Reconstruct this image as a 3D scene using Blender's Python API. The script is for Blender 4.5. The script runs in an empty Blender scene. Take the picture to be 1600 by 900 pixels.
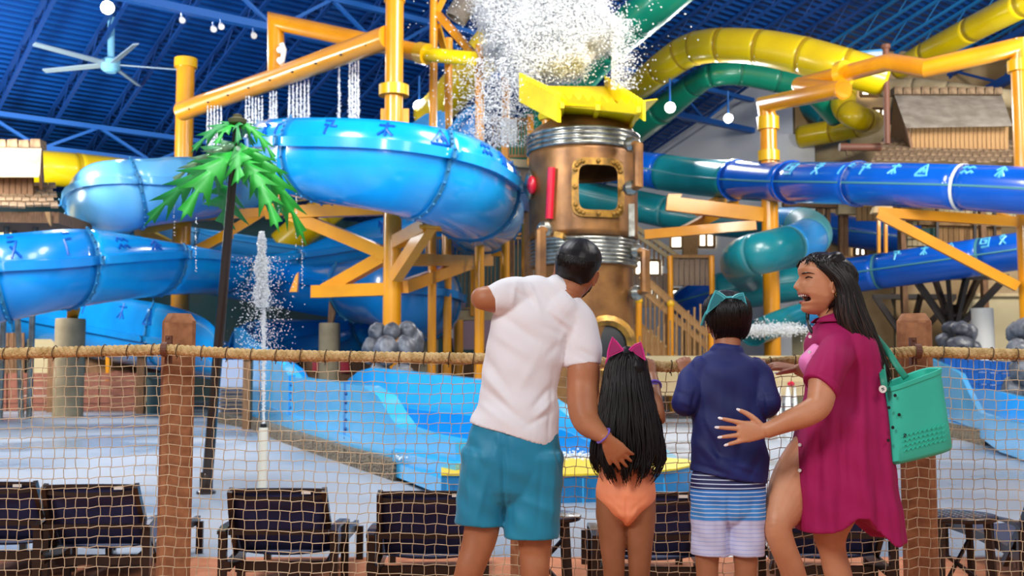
import bpy, math, random
import numpy as np
from math import sin, cos, pi, radians, atan, atan2, sqrt, exp
from mathutils import Vector, Matrix, noise
random.seed(7)
rng = np.random.default_rng(7)
SC = bpy.context.scene
COL = SC.collection
F = 1700.0
TH = atan(135 / F)
CZ = 1.1
# ---------------------------------------------------------------- camera
cam_d = bpy.data.cameras.new('camera')
cam_d.sensor_width = 36; cam_d.lens = F / 1600 * 36
cam_d.clip_end = 400
cam_d.dof.use_dof = True; cam_d.dof.focus_distance = 4.5; cam_d.dof.aperture_fstop = 4.5
cam = bpy.data.objects.new('camera', cam_d); COL.objects.link(cam)
cam.location = (0, 0, CZ); cam.rotation_euler = (pi / 2 + TH, 0, 0)
SC.camera = cam
# ---------------------------------------------------------------- world and view
w = bpy.data.worlds.new('world'); SC.world = w; w.use_nodes = True
bg = w.node_tree.nodes['Background']
bg.inputs[0].default_value = (0.86, 0.93, 1.0, 1); bg.inputs[1].default_value = 0.44
SC.view_settings.view_transform = 'Standard'
SC.view_settings.look = 'None'; SC.view_settings.gamma = 1
SC.view_settings.exposure = 0.1
try: SC.view_settings.use_curve_mapping = False
except Exception: pass

def lamp_area(loc, target, size, power, col=(1, 1, 1)):
    d = bpy.data.lights.new('fill_light', 'AREA'); d.shape = 'DISK'; d.size = size; d.energy = power; d.color = col
    o = bpy.data.objects.new('fill_light', d); COL.objects.link(o); o.location = loc
    o.rotation_euler = (Vector(target) - Vector(loc)).to_track_quat('-Z', 'Y').to_euler()
    return o
# added fill lamps, kept out of frame, brightening people, deck and slides
lamp_area((-7, -4, 8), (0.5, 4.6, 0.6), 3, 800, (1.0, 0.97, 0.94))
lamp_area((5, -3, 9), (0.5, 5, 0.6), 4, 350, (1.0, 0.96, 0.9))
lamp_area((10, 12, 13), (4, 20, 1), 6, 1300, (1.0, 0.96, 0.9))
lamp_area((-12, 16, 10.5), (-8, 28, 3), 6, 2400, (0.95, 0.98, 1.0))
lamp_area((4, 22, 13), (3, 38, 3), 6, 1900, (1.0, 0.95, 0.88))
lamp_area((22, 26, 14), (14, 42, 6), 6, 3600, (1.0, 0.95, 0.88))
lamp_area((-20, 32, 9), (-14, 42, 1), 4, 2600, (1.0, 0.95, 0.86))
lamp_area((-3, 9, 11), (-1, 17, 0), 4, 1100, (0.97, 0.98, 1.0))
# added lamps out of frame, aimed upward to brighten the blue roof
lamp_area((-21, 36, 7.5), (-12, 38, 20), 5, 700, (0.85, 0.93, 1.0))
lamp_area((18, 30, 8), (20, 34, 25), 5, 1800, (0.85, 0.95, 1.0))

# ---------------------------------------------------------------- helpers
def P(px, py, Y):
    u = (px - 800) / F; v = (450 - py) / F
    t = Y / (cos(TH) - v * sin(TH))
    return Vector((t * u, Y, CZ + t * (sin(TH) + v * cos(TH))))
def proj(V):
    x = V[:, 0]; y = V[:, 1]; z = V[:, 2] - CZ
    d = y * cos(TH) + z * sin(TH); v = (-y * sin(TH) + z * cos(TH)) / d
    return 800 + F * x / d, 450 - F * v
def S(px, Y): return px * Y / F
def lin(c):
    c = c.lstrip('#'); r = []
    for i in (0, 2, 4):
        v = int(c[i:i + 2], 16) / 255
        r.append(v / 12.92 if v <= .04045 else ((v + .055) / 1.055) ** 2.4)
    return tuple(r) + (1,)
WL = {}
def tag(o, label, cat, group=None, kind=None):
    if label: o['label'] = label
    if cat: o['category'] = cat
    if group: o['group'] = group
    if kind: o['kind'] = kind
    return o
def thing(name, label, cat, loc, group=None):
    o = bpy.data.objects.new(name, None); COL.objects.link(o)
    o.empty_display_size = .1
    o.location = loc; WL[o] = Vector(loc); tag(o, label, cat, group)
    return o
def ring_frames(pts):
    n = len(pts); T = []
    for i in range(n):
        a = pts[max(i - 1, 0)]; b = pts[min(i + 1, n - 1)]
        t = (b - a); T.append(t.normalized() if t.length > 1e-9 else Vector((0, 0, 1)))
    side = None; fr = []
    for t in T:
        s = t.cross(Vector((0, 1, 0)))
        if side is None:
            if s.length < .2: s = t.cross(Vector((0, 0, 1)))
            s.normalize()
        else:
            s = side - t * side.dot(t)
            if s.length < 1e-6: s = t.orthogonal()
            s.normalize()
        side = s
        fr.append((t, s, t.cross(s).normalized()))
    return fr
class MB:
    def __init__(s): s.v = []; s.f = []
    def add(s, vs, fs):
        k = len(s.v); s.v += [tuple(p) for p in vs]; s.f += [tuple(i + k for i in q) for q in fs]; return s
    def box(s, c, d, rot=None):
        c = Vector(c); vs = []
        for x in (-.5, .5):
            for y in (-.5, .5):
                for z in (-.5, .5):
                    p = Vector((x * d[0], y * d[1], z * d[2]))
                    if rot is not None: p = rot @ p
                    vs.append(c + p)
        return s.add(vs, [(0, 1, 3, 2), (4, 6, 7, 5), (0, 4, 5, 1), (2, 3, 7, 6), (0, 2, 6, 4), (1, 5, 7, 3)])
    def beam(s, a, b, w_, h_, up=(0, 0, 1)):
        a = Vector(a); b = Vector(b); t = b - a; L = t.length
        if L < 1e-6: return s
        t.normalize(); up = Vector(up); x = t.cross(up)
        if x.length < 1e-4: x = t.cross(Vector((1, 0, 0)))
        x.normalize(); z = x.cross(t)
        R = Matrix((x, t, z)).transposed()
        return s.box((a + b) / 2, (w_, L, h_), R)
    def slab(s, pts, ext):
        ext = Vector(ext); n = len(pts); a = [Vector(p) for p in pts]; b = [p + ext for p in a]
        return s.add(a + b, [tuple(range(n)), tuple(range(2 * n - 1, n - 1, -1))] + [(i, i + n, (i + 1) % n + n, (i + 1) % n) for i in range(n)])
    def tube(s, pts, r, n=10, cap=True, rb=None):
        pts = [Vector(p) for p in pts]; m = len(pts)
        if not isinstance(r, (list, tuple)): r = [r] * m
        if rb is None: rb = r
        fr = ring_frames(pts); vs = []; fs = []
        for i in range(m):
            t, a, b = fr[i]
            for k in range(n):
                q = 2 * pi * k / n
                vs.append(pts[i] + a * (cos(q) * r[i]) + b * (sin(q) * rb[i]))
        for i in range(m - 1):
            for k in range(n):
                k2 = (k + 1) % n
                fs.append((i * n + k, i * n + k2, (i + 1) * n + k2, (i + 1) * n + k))
        if cap: fs.append(tuple(range(n - 1, -1, -1))); fs.append(tuple(range((m - 1) * n, m * n)))
        return s.add(vs, fs)
    def ell(s, c, r, n=12, rot=None, m=None):
        c = Vector(c); m = m or n // 2 + 1
        if not isinstance(r, (tuple, list)): r = (r, r, r)
        vs = []; fs = []
        def pt(x, y, z):
            p = Vector((x * r[0], y * r[1], z * r[2]))
            return c + (rot @ p if rot is not None else p)
        vs.append(pt(0, 0, 1))
        for i in range(1, m):
            a = pi * i / m
            for k in range(n):
                q = 2 * pi * k / n; vs.append(pt(sin(a) * cos(q), sin(a) * sin(q), cos(a)))
        vs.append(pt(0, 0, -1)); e = len(vs) - 1
        for k in range(n):
            k2 = (k + 1) % n
            fs.append((0, 1 + k, 1 + k2)); fs.append((e, e - n + k2, e - n + k))
            for i in range(m - 2):
                fs.append((1 + i * n + k, 1 + (i + 1) * n + k, 1 + (i + 1) * n + k2, 1 + i * n + k2))
        return s.add(vs, fs)
    def lathe(s, c, prof, n=32, closed=False):
        c = Vector(c); m = len(prof)
        vs = [c + Vector((r * cos(2 * pi * k / n), r * sin(2 * pi * k / n), z)) for r, z in prof for k in range(n)]
        fs = []
        for i in range(m - 1 + (1 if closed else 0)):
            j = (i + 1) % m
            for k in range(n):
                k2 = (k + 1) % n; fs.append((i * n + k, i * n + k2, j * n + k2, j * n + k))
        if not closed: fs.append(tuple(range(n - 1, -1, -1))); fs.append(tuple(range((m - 1) * n, m * n)))
        return s.add(vs, fs)
    def build(s, name, m, parent=None, label=None, kind=None, solid=None, sharp=35, origin=None):
        return mesh_obj(name, s.v, s.f, m, parent, label, kind, solid, sharp, origin)
def mesh_obj(name, V, Fc, m, parent=None, label=None, kind=None, solid=None, sharp=35, origin=None):
    A = np.array(V, dtype=float).reshape(-1, 3)
    lo = A.min(0); hi = A.max(0)
    o0 = Vector(origin) if origin is not None else Vector(((lo[0] + hi[0]) / 2, (lo[1] + hi[1]) / 2, lo[2]))
    A = A - np.array(o0)
    me = bpy.data.meshes.new(name)
    me.from_pydata(A.tolist(), [], Fc)
    me.polygons.foreach_set('use_smooth', [True] * len(me.polygons))
    if sharp: me.set_sharp_from_angle(angle=radians(sharp))
    me.update()
    if m is not None: me.materials.append(m)
    o = bpy.data.objects.new(name, me); COL.objects.link(o)
    WL[o] = o0
    if parent is not None:
        o.parent = parent; o.location = o0 - WL[parent]
    else: o.location = o0
    if label: o['label'] = label
    if kind: o['kind'] = kind
    if solid:
        md = o.modifiers.new('solid', 'SOLIDIFY'); md.thickness = solid; md.offset = 0
    return o
def copy_tree(o, loc, rz=0, label=None, group=None, parent=None):
    c = o.copy(); COL.objects.link(c)
    if parent is None:
        c.location = loc; c.rotation_euler = (0, 0, rz); WL[c] = Vector(loc)
        if label: c['label'] = label
        if group: c['group'] = group
    else: c.parent = parent
    for ch in o.children: copy_tree(ch, None, parent=c)
    return c
def share(o, name, parent, delta, rot=None):
    """another object with the same mesh, moved by delta"""
    c = bpy.data.objects.new(name, o.data); COL.objects.link(c); c.parent = parent
    c.location = o.location + Vector(delta)
    if rot: c.rotation_euler = rot
    for k in ('kind',):
        if k in o: c[k] = o[k]
    return c

# ---------------------------------------------------------------- materials
def mat(name, col, rough=.5, metal=0, col2=None, nscale=3, bump=0, bscale=30, stretch=None, coat=0, sss=0, trans=0, emis=0, spec=.5, detail=4, contrast=(.35, .65), sheen=0):
    m = bpy.data.materials.new(name); m.use_nodes = True
    nt = m.node_tree; b = nt.nodes['Principled BSDF']; L = nt.links
    b.inputs['Base Color'].default_value = lin(col); b.inputs['Roughness'].default_value = rough
    b.inputs['Metallic'].default_value = metal; b.inputs['Coat Weight'].default_value = coat
    b.inputs['Coat Roughness'].default_value = .08
    b.inputs['Specular IOR Level'].default_value = spec
    if sheen: b.inputs['Sheen Weight'].default_value = sheen
    if sss:
        b.inputs['Subsurface Weight'].default_value = sss
        b.inputs['Subsurface Radius'].default_value = (.6, .25, .12); b.inputs['Subsurface Scale'].default_value = .02
    if trans: b.inputs['Transmission Weight'].default_value = trans
    if emis:
        b.inputs['Emission Color'].default_value = lin(col); b.inputs['Emission Strength'].default_value = emis
    if col2 or bump:
        tc = nt.nodes.new('ShaderNodeTexCoord'); mp = nt.nodes.new('ShaderNodeMapping')
        L.new(tc.outputs['Object'], mp.inputs[0])
        if stretch: mp.inputs['Scale'].default_value = stretch
    if col2:
        n = nt.nodes.new('ShaderNodeTexNoise'); n.inputs['Scale'].default_value = nscale; n.inputs['Detail'].default_value = detail
        L.new(mp.outputs[0], n.inputs['Vector'])
        r = nt.nodes.new('ShaderNodeValToRGB'); r.color_ramp.elements[0].position = contrast[0]; r.color_ramp.elements[1].position = contrast[1]
        r.color_ramp.elements[0].color = lin(col2); r.color_ramp.elements[1].color = lin(col)
        L.new(n.outputs['Fac'], r.inputs[0]); L.new(r.outputs[0], b.inputs['Base Color'])
    if bump:
        n2 = nt.nodes.new('ShaderNodeTexNoise'); n2.inputs['Scale'].default_value = bscale; n2.inputs['Detail'].default_value = 3
        L.new(mp.outputs[0], n2.inputs['Vector'])
        bp = nt.nodes.new('ShaderNodeBump'); bp.inputs['Strength'].default_value = bump; bp.inputs['Distance'].default_value = .02
        L.new(n2.outputs['Fac'], bp.inputs['Height']); L.new(bp.outputs[0], b.inputs['Normal'])
    return m
M = {}
M['blue'] = mat('azure_fibreglass', '#14A8F2', .22, col2='#0C98E6', nscale=.8, coat=.5)
M['pale'] = mat('pale_blue_fibreglass', '#74C2EE', .3, col2='#64B4E6', nscale=.6, coat=.3)
M['runout'] = mat('light_azure_fibreglass', '#3DBDF8', .25, col2='#31B2F2', nscale=.8, coat=.5)
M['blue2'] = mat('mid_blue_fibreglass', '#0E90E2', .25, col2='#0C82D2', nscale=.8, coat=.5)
M['deep'] = mat('deep_blue_fibreglass', '#0A5FD0', .22, col2='#0957BF', nscale=.8, coat=.5)
M['teal'] = mat('teal_fibreglass', '#168692', .3, col2='#107880', nscale=.8, coat=.3)
M['pteal'] = mat('pale_teal_fibreglass', '#4FA3AE', .35, col2='#3F96A0', nscale=.8, coat=.3)
M['sky'] = mat('sky_blue_fibreglass', '#2F93D6', .3, coat=.3)
M['yel'] = mat('yellow_fibreglass', '#E3C400', .3, col2='#D2AF00', nscale=.5, coat=.4)
M['green'] = mat('sea_green_fibreglass', '#149070', .3, col2='#0F8062', nscale=.5, coat=.4)
M['org'] = mat('orange_yellow_paint', '#E79A0C', .28, col2='#D98B08', nscale=1, coat=.5)
M['orgy'] = mat('golden_flange_paint', '#E3AE08', .3, coat=.4)
M['bucket'] = mat('bright_yellow_paint', '#EFD400', .35, col2='#DFC000', nscale=1.5)
M['flange'] = mat('flange_sealant', '#1F82BC', .5, col2='#2F7396', nscale=3)
M['tflange'] = mat('teal_flange_sealant', '#4C8F98', .5)
M['glyphd'] = mat('dark_blue_print', '#0A5CB8', .35)
M['glyphl'] = mat('pale_aqua_print', '#63C6E8', .35)
M['copper'] = mat('aged_copper', '#9A6A38', .38, .45, col2='#5F3E22', nscale=1.6, bump=.15, bscale=8, contrast=(.3, .7))
M['brass'] = mat('old_brass', '#A87A2E', .38, .6, col2='#6E5226', nscale=5)
M['silver'] = mat('ribbed_steel', '#A7A7A0', .25, .8, col2='#77756C', nscale=4)
M['red'] = mat('red_enamel', '#C3102F', .3, coat=.5)
M['wood'] = mat('brown_timber', '#8A6342', .7, col2='#644428', nscale=6, stretch=(6, 6, .6), bump=.3, bscale=20)
M['wood2'] = mat('tan_cladding', '#A98250', .7, col2='#8A6238', nscale=5, stretch=(8, 8, .7), bump=.3)
M['wood3'] = mat('grey_brown_boards', '#83705E', .75, col2='#6A584A', nscale=5, stretch=(8, 8, .7), bump=.3)
M['shin'] = mat('weathered_shingle', '#9B8163', .85, col2='#6B543D', nscale=4, bump=.4)
M['roofgrey'] = mat('grey_hut_roofing', '#8F8578', .85, col2='#756A5E', nscale=2, bump=.2)
M['conc'] = mat('tan_concrete', '#A9997A', .85, col2='#8B7D62', nscale=1.5, bump=.3, bscale=12)
M['cream'] = mat('cream_render', '#C9BB94', .8, col2='#B9AA84', nscale=.6)
M['beige'] = mat('beige_slab', '#CDB88F', .8, col2='#B9A27A', nscale=2)
M['rock'] = mat('grey_boulder', '#6D7078', .42, col2='#3B3E46', nscale=3.5, bump=.8, bscale=9)
M['post'] = mat('brown_composite_post', '#AE7750', .75, col2='#8E5D3C', nscale=22, bump=.12, bscale=160)
M['rope'] = mat('tan_hemp_rope', '#DDBE86', .85, col2='#B8965C', nscale=30, bump=.6, bscale=120, contrast=(.3, .6))
M['net'] = mat('tan_net_cord', '#DCC8A6', .8, col2='#BFA888', nscale=12)
M['lash'] = mat('dark_tan_twine', '#5A4530', .8)
M['brack'] = mat('rusty_brown_bracket', '#6B3F2C', .6)
M['white'] = mat('white_paint', '#E6E6E0', .5)
M['pvc'] = mat('white_pvc', '#DEDACB', .4)
M['black'] = mat('black_rubber', '#141518', .5)
M['bronze'] = mat('dark_bronze_metal', '#2A201C', .35, .3, coat=.3)
M['sling'] = mat('navy_mesh_sling', '#222F60', .6, col2='#2A3768', nscale=40)
M['cushion'] = mat('grey_navy_sling_seat', '#2E3350', .7)
M['bstl'] = mat('blue_roof_steel', '#0F5DAE', .5)
M['bstd'] = mat('dark_blue_steel', '#0B3C7E', .5)
M['lampb'] = mat('lamp_glow', '#FFFFFF', .5, emis=26)
M['winb'] = mat('daylit_window', '#FFF8E4', .5, emis=2.6)
M['leaf'] = mat('green_painted_leaf', '#2DB83C', .5, col2='#1F9A2C', nscale=3)
M['leafd'] = mat('dark_green_painted_leaf', '#128A3C', .5)
M['pole'] = mat('dark_bronze_pole', '#33241C', .25, .4, coat=.6)
M['water'] = mat('foaming_water', '#F4F8FC', .25, spec=.7)
M['mist'] = mat('splash_droplets', '#D6DADE', .7)
M['tile'] = mat('dark_blue_pool_tile', '#0B55A8', .35, col2='#0A4A96', nscale=3)
M['curbb'] = mat('blue_pool_curb', '#1684C4', .4)
M['curby'] = mat('yellow_curb_top', '#E8C916', .5)
M['kerb'] = mat('dark_brown_stone_kerb', '#8E7E66', .8, col2='#3C342C', nscale=14, bump=.8, bscale=20, contrast=(.42, .55), stretch=(1, 1, 3))
M['fan'] = mat('grey_fan_blade', '#9DB2BC', .4, .3)
M['fanh'] = mat('pale_blue_fan_hub', '#7CC0DC', .4)
M['sign'] = mat('pink_mauve_panel', '#A98A93', .7)
M['brickr'] = mat('red_brown_boards', '#8E5543', .7, col2='#6E4030', nscale=4)
M['greenw'] = mat('dark_green_panel', '#0D4A40', .6)

def mat_floor():
    m = bpy.data.materials.new('wet_pool_deck'); m.use_nodes = True; nt = m.node_tree; b = nt.nodes['Principled BSDF']; L = nt.links
    tc = nt.nodes.new('ShaderNodeTexCoord')
    n = nt.nodes.new('ShaderNodeTexNoise'); n.inputs['Scale'].default_value = .35; n.inputs['Detail'].default_value = 5
    mp = nt.nodes.new('ShaderNodeMapping'); mp.inputs['Scale'].default_value = (.8, .8, 1)
    L.new(tc.outputs['Object'], mp.inputs[0]); L.new(mp.outputs[0], n.inputs[0])
    r = nt.nodes.new('ShaderNodeValToRGB'); r.color_ramp.elements[0].position = .4; r.color_ramp.elements[1].position = .6
    r.color_ramp.elements[0].color = lin('#8794A2'); r.color_ramp.elements[1].color = lin('#9FA5AE')
    L.new(n.outputs['Fac'], r.inputs[0]); L.new(r.outputs[0], b.inputs['Base Color'])
    mr = nt.nodes.new('ShaderNodeMapRange'); mr.inputs['From Min'].default_value = .4; mr.inputs['From Max'].default_value = .6
    mr.inputs['To Min'].default_value = .22; mr.inputs['To Max'].default_value = .55
    L.new(n.outputs['Fac'], mr.inputs[0]); L.new(mr.outputs[0], b.inputs['Roughness'])
    n2 = nt.nodes.new('ShaderNodeTexNoise'); n2.inputs['Scale'].default_value = 9; bp = nt.nodes.new('ShaderNodeBump'); bp.inputs['Strength'].default_value = .06
    L.new(tc.outputs['Object'], n2.inputs[0]); L.new(n2.outputs[0], bp.inputs['Height']); L.new(bp.outputs[0], b.inputs['Normal'])
    return m
M['floor'] = mat_floor()
M['terra'] = mat('terracotta_deck', '#C98058', .8, col2='#B56E48', nscale=6, bump=.2)
def mat_roof():
    m = bpy.data.materials.new('blue_corrugated_deck'); m.use_nodes = True; nt = m.node_tree; b = nt.nodes['Principled BSDF']; L = nt.links
    b.inputs['Roughness'].default_value = .32; b.inputs['Metallic'].default_value = .2
    tc = nt.nodes.new('ShaderNodeTexCoord'); mp = nt.nodes.new('ShaderNodeMapping')
    L.new(tc.outputs['Object'], mp.inputs[0])
    mp.inputs['Rotation'].default_value = (0, 0, atan2(.785, .62))
    wv = nt.nodes.new('ShaderNodeTexWave'); wv.bands_direction = 'X'; wv.inputs['Scale'].default_value = .95
    L.new(mp.outputs[0], wv.inputs[0])
    r = nt.nodes.new('ShaderNodeValToRGB'); r.color_ramp.elements[0].color = lin('#07418F'); r.color_ramp.elements[1].color = lin('#0C57A8')
    L.new(wv.outputs['Fac'], r.inputs[0]); L.new(r.outputs[0], b.inputs['Base Color'])
    bp = nt.nodes.new('ShaderNodeBump'); bp.inputs['Strength'].default_value = .8; bp.inputs['Distance'].default_value = .15
    L.new(wv.outputs['Fac'], bp.inputs['Height']); L.new(bp.outputs[0], b.inputs['Normal'])
    return m
M['roof'] = mat_roof()
def struct(name, mb, m, **k):
    o = mb.build(name, m, **k); o['kind'] = 'structure'; return o

# ================================================================ SETTING
DZ = -.25
struct('floor', MB().slab([(-70, 8.2, DZ), (70, 8.2, DZ), (70, 95, DZ), (-70, 95, DZ)], (0, 0, -.3)), M['floor'])
struct('floor_terrace', MB().slab([(-30, 5.15, DZ), (30, 5.15, DZ), (30, 8.2, DZ), (-30, 8.2, DZ)], (0, 0, -.3)), M['terra'])
struct('floor_walkway', MB().slab([(-30, -8, 0), (30, -8, 0), (30, 5.15, 0), (-30, 5.15, 0)], (0, 0, -.55)), M['terra'])
NV = Vector((.62, -.785, .33)); EV = Vector((.785, .62, 0)); C0 = Vector((.6, 70, 9.9))
def RP(a, n, dz=0): return C0 + EV * a + NV * n + Vector((0, 0, dz))
ceil = struct('ceiling', MB().slab([RP(-85, 0), RP(-85, 110), RP(75, 110), RP(75, 0)], (0, 0, .3)), M['roof'])
# joists (open-web), one mesh shared
def joist_mesh(n0, n1):
    mb = MB()
    mb.beam(RP(0, n0, -.1), RP(0, n1, -.1), .16, .12); mb.beam(RP(0, n0, -.85), RP(0, n1, -.85), .14, .1)
    k = n0; u = True
    while k < n1 - .9:
        a, b = (-.1, -.85) if u else (-.85, -.1)
        mb.tube([RP(0, k, a), RP(0, k + .9, b)], .035, 3, cap=False); k += .9; u = not u
    return mb
j0 = None
for i in range(34):
    a = -1.2 - i * 2.3
    if j0 is None:
        j0 = joist_mesh(0.5, 72).build('joist', M['bstd'], ceil); dl = RP(a, 0) - RP(0, 0); j0.location += dl
        base = j0.location.copy(); a0 = a
    else: share(j0, 'joist', ceil, EV * (a - a0))
j1 = None
for i in range(16):
    a = 1.1 + i * 2.3
    if j1 is None:
        j1 = joist_mesh(6, 84).build('joist', mat('teal_blue_steel', '#1673B0', .5), ceil); j1.location += EV * a; a1 = a
    else: share(j1, 'joist', ceil, EV * (a - a1))
def truss_along_e(n, a0, a1, depth=2.2, st=2.3):
    mb = MB(); mb.beam(RP(a0, n, -1), RP(a1, n, -1), .25, .2); mb.beam(RP(a0, n, -1 - depth), RP(a1, n, -1 - depth), .3, .26)
    k = a0; u = True
    while k < a1 - st:
        p, q = (-1, -1 - depth) if u else (-1 - depth, -1)
        mb.beam(RP(k, n, p), RP(k + st, n, q), .14, .12); k += st; u = not u
    return mb.build('truss', M['bstl'], ceil)
truss_along_e(8, -80, 0, 1.2); truss_along_e(19, -75, 0, 1.6); truss_along_e(31, -70, 0, 1.8)
truss_along_e(16, 0.5, 50, 2.6, 3); truss_along_e(44, -60, 50, 2.6, 3)
for a, n0, n1 in ((9, 20, 90), (26, 20, 90), (-30, 30, 80)):
    mb = MB(); mb.beam(RP(a, n0, -1.2), RP(a, n1, -1.2), .4, .3); mb.beam(RP(a, n0, -3.2), RP(a, n1, -3.2), .45, .4)
    k = n0; u = True
    while k < n1 - 2.5:
        p, q = (-1.2, -3.2) if u else (-3.2, -1.2)
        mb.beam(RP(a, k, p), RP(a, k + 2.5, q), .16, .14); k += 2.5; u = not u
    mb.build('girder', M['bstd'], ceil)
# walls
def wall(name, a, b, za, zb, m, th=.4):
    a = Vector((a[0], a[1], DZ)); b = Vector((b[0], b[1], DZ))
    d = (b - a).normalized(); nrm = Vector((-d.y, d.x, 0)) * th
    if nrm.y < 0: nrm = -nrm
    return struct(name, MB().slab([a, b, b + Vector((0, 0, zb - DZ)), a + Vector((0, 0, za - DZ))], nrm), m)
M['wallw'] = mat('white_hall_wall', '#E4E6EA', .7)
M['wallt'] = mat('teal_grey_wall', '#2E5E63', .7, col2='#4A5658', nscale=.3)
M['wallb'] = mat('warm_beige_wall', '#B59A72', .7, col2='#8C7048', nscale=.25, contrast=(.45, .55))
g1 = RP(0, 21.6)
wall('wall_back', C0[:2], g1[:2], C0.z, g1.z, M['wallw'])
le = RP(-85, 0)
wall('wall_left', le[:2], C0[:2], C0.z, C0.z, M['wallt'])
wall('wall_right', (g1.x, g1.y - .1), (34, 60), g1.z, 20, M['wallb'])
wall('wall_far_right', (34, 60), (52, 30), 20, 32, M['wallb'])
# white buttress at the right end of the gable wall
struct('trim_1', MB().box((g1.x - .6, g1.y - 1.2, 6), (2.0, 1.6, 13)), M['wallw'])
for i, (x0, y0, x1, y1, Y) in enumerate(((992, 407, 1031, 430, 62), (1048, 352, 1085, 388, 58), (1092, 362, 1116, 386, 57), (1345, 135, 1372, 150, 56), (1364, 170, 1388, 182, 56), (1335, 380, 1352, 400, 56), (1440, 360, 1452, 388, 56), (1498, 325, 1530, 335, 57), (1010, 452, 1060, 470, 60))):
    # windows stand just in front of the wall line they belong to
    def wy(px):
        u = (px - 800) / F
        if px < 1240:
            n = (u * 70 - .6) / (.62 + u * .785); return 70 - .785 * n - .25
        d = Vector((34 - g1.x, 60 - g1.y)); t = (u * g1.y - g1.x) / (d.x - u * d.y); return g1.y + t * d.y - .3
    a = P(x0, y0, wy(x0)); b = P(x1, y0, wy(x1)); c = P(x1, y1, wy(x1)); d_ = P(x0, y1, wy(x0))
    wn = struct('window_%d' % (i + 1), MB().slab([a, b, c, d_], (0, .1, 0)), M['winb'])
    mb = MB()
    for p, q in ((a, b), (b, c), (c, d_), (d_, a), ((a + b) / 2, (c + d_) / 2)): mb.beam(p, q, .14, .14)
    mb.build('window_frame', M['wood2'], wn)
# ================================================================ SLIDES
def catm(pts, per=10):
    """pts: tuples of floats; Catmull-Rom over every component"""
    A = [np.array(p, float) for p in pts]; A = [2 * A[0] - A[1]] + A + [2 * A[-1] - A[-2]]
    out = []
    for i in range(1, len(A) - 2):
        for k in range(per):
            t = k / per; p0, p1, p2, p3 = A[i - 1:i + 3]
            out.append(.5 * ((2 * p1) + (-p0 + p2) * t + (2 * p0 - 5 * p1 + 4 * p2 - p3) * t * t + (-p0 + 3 * p1 - 3 * p2 + p3) * t ** 3))
    out.append(A[-2]); return out
GLY = {
 's': [[(.15, 0), (.9, 0), (.95, .95), (.05, .95), (0, .3), (.62, .3), (.66, .66), (.33, .64)]],
 'y': [[(.25, 1), (.75, 1)], [(.15, .78), (.85, .78), (.2, 0)], [(.3, .55), (.9, 0)]],
 'f': [[(.3, 1), (.95, 1)], [(.1, 0), (.18, .7), (.9, .74)]],
 'z': [[(0, .95), (.6, .95), (.6, .55), (1, .55)], [(.1, .65), (.36, .65), (.3, 0)]],
 'm': [[(.5, 1), (.5, .05)], [(.1, .78), (.9, .78)], [(.5, .5), (.12, .1)], [(.5, .5), (.88, .1)]],
 't': [[(0, 0), (.5, 1), (1, 0), (0, 0)], [(.3, .2), (.5, .55), (.7, .2)]],
 'w': [[(0, .65), (.25, .9), (.5, .7), (.75, .9), (1, .7)], [(0, .2), (.25, .45), (.5, .25), (.75, .45), (1, .25)]],
 'k': [[(.5, 1), (.5, 0)], [(.05, .55), (.5, 1), (.95, .55)], [(.1, .1), (.5, .6), (.9, .1)]],
}
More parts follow.
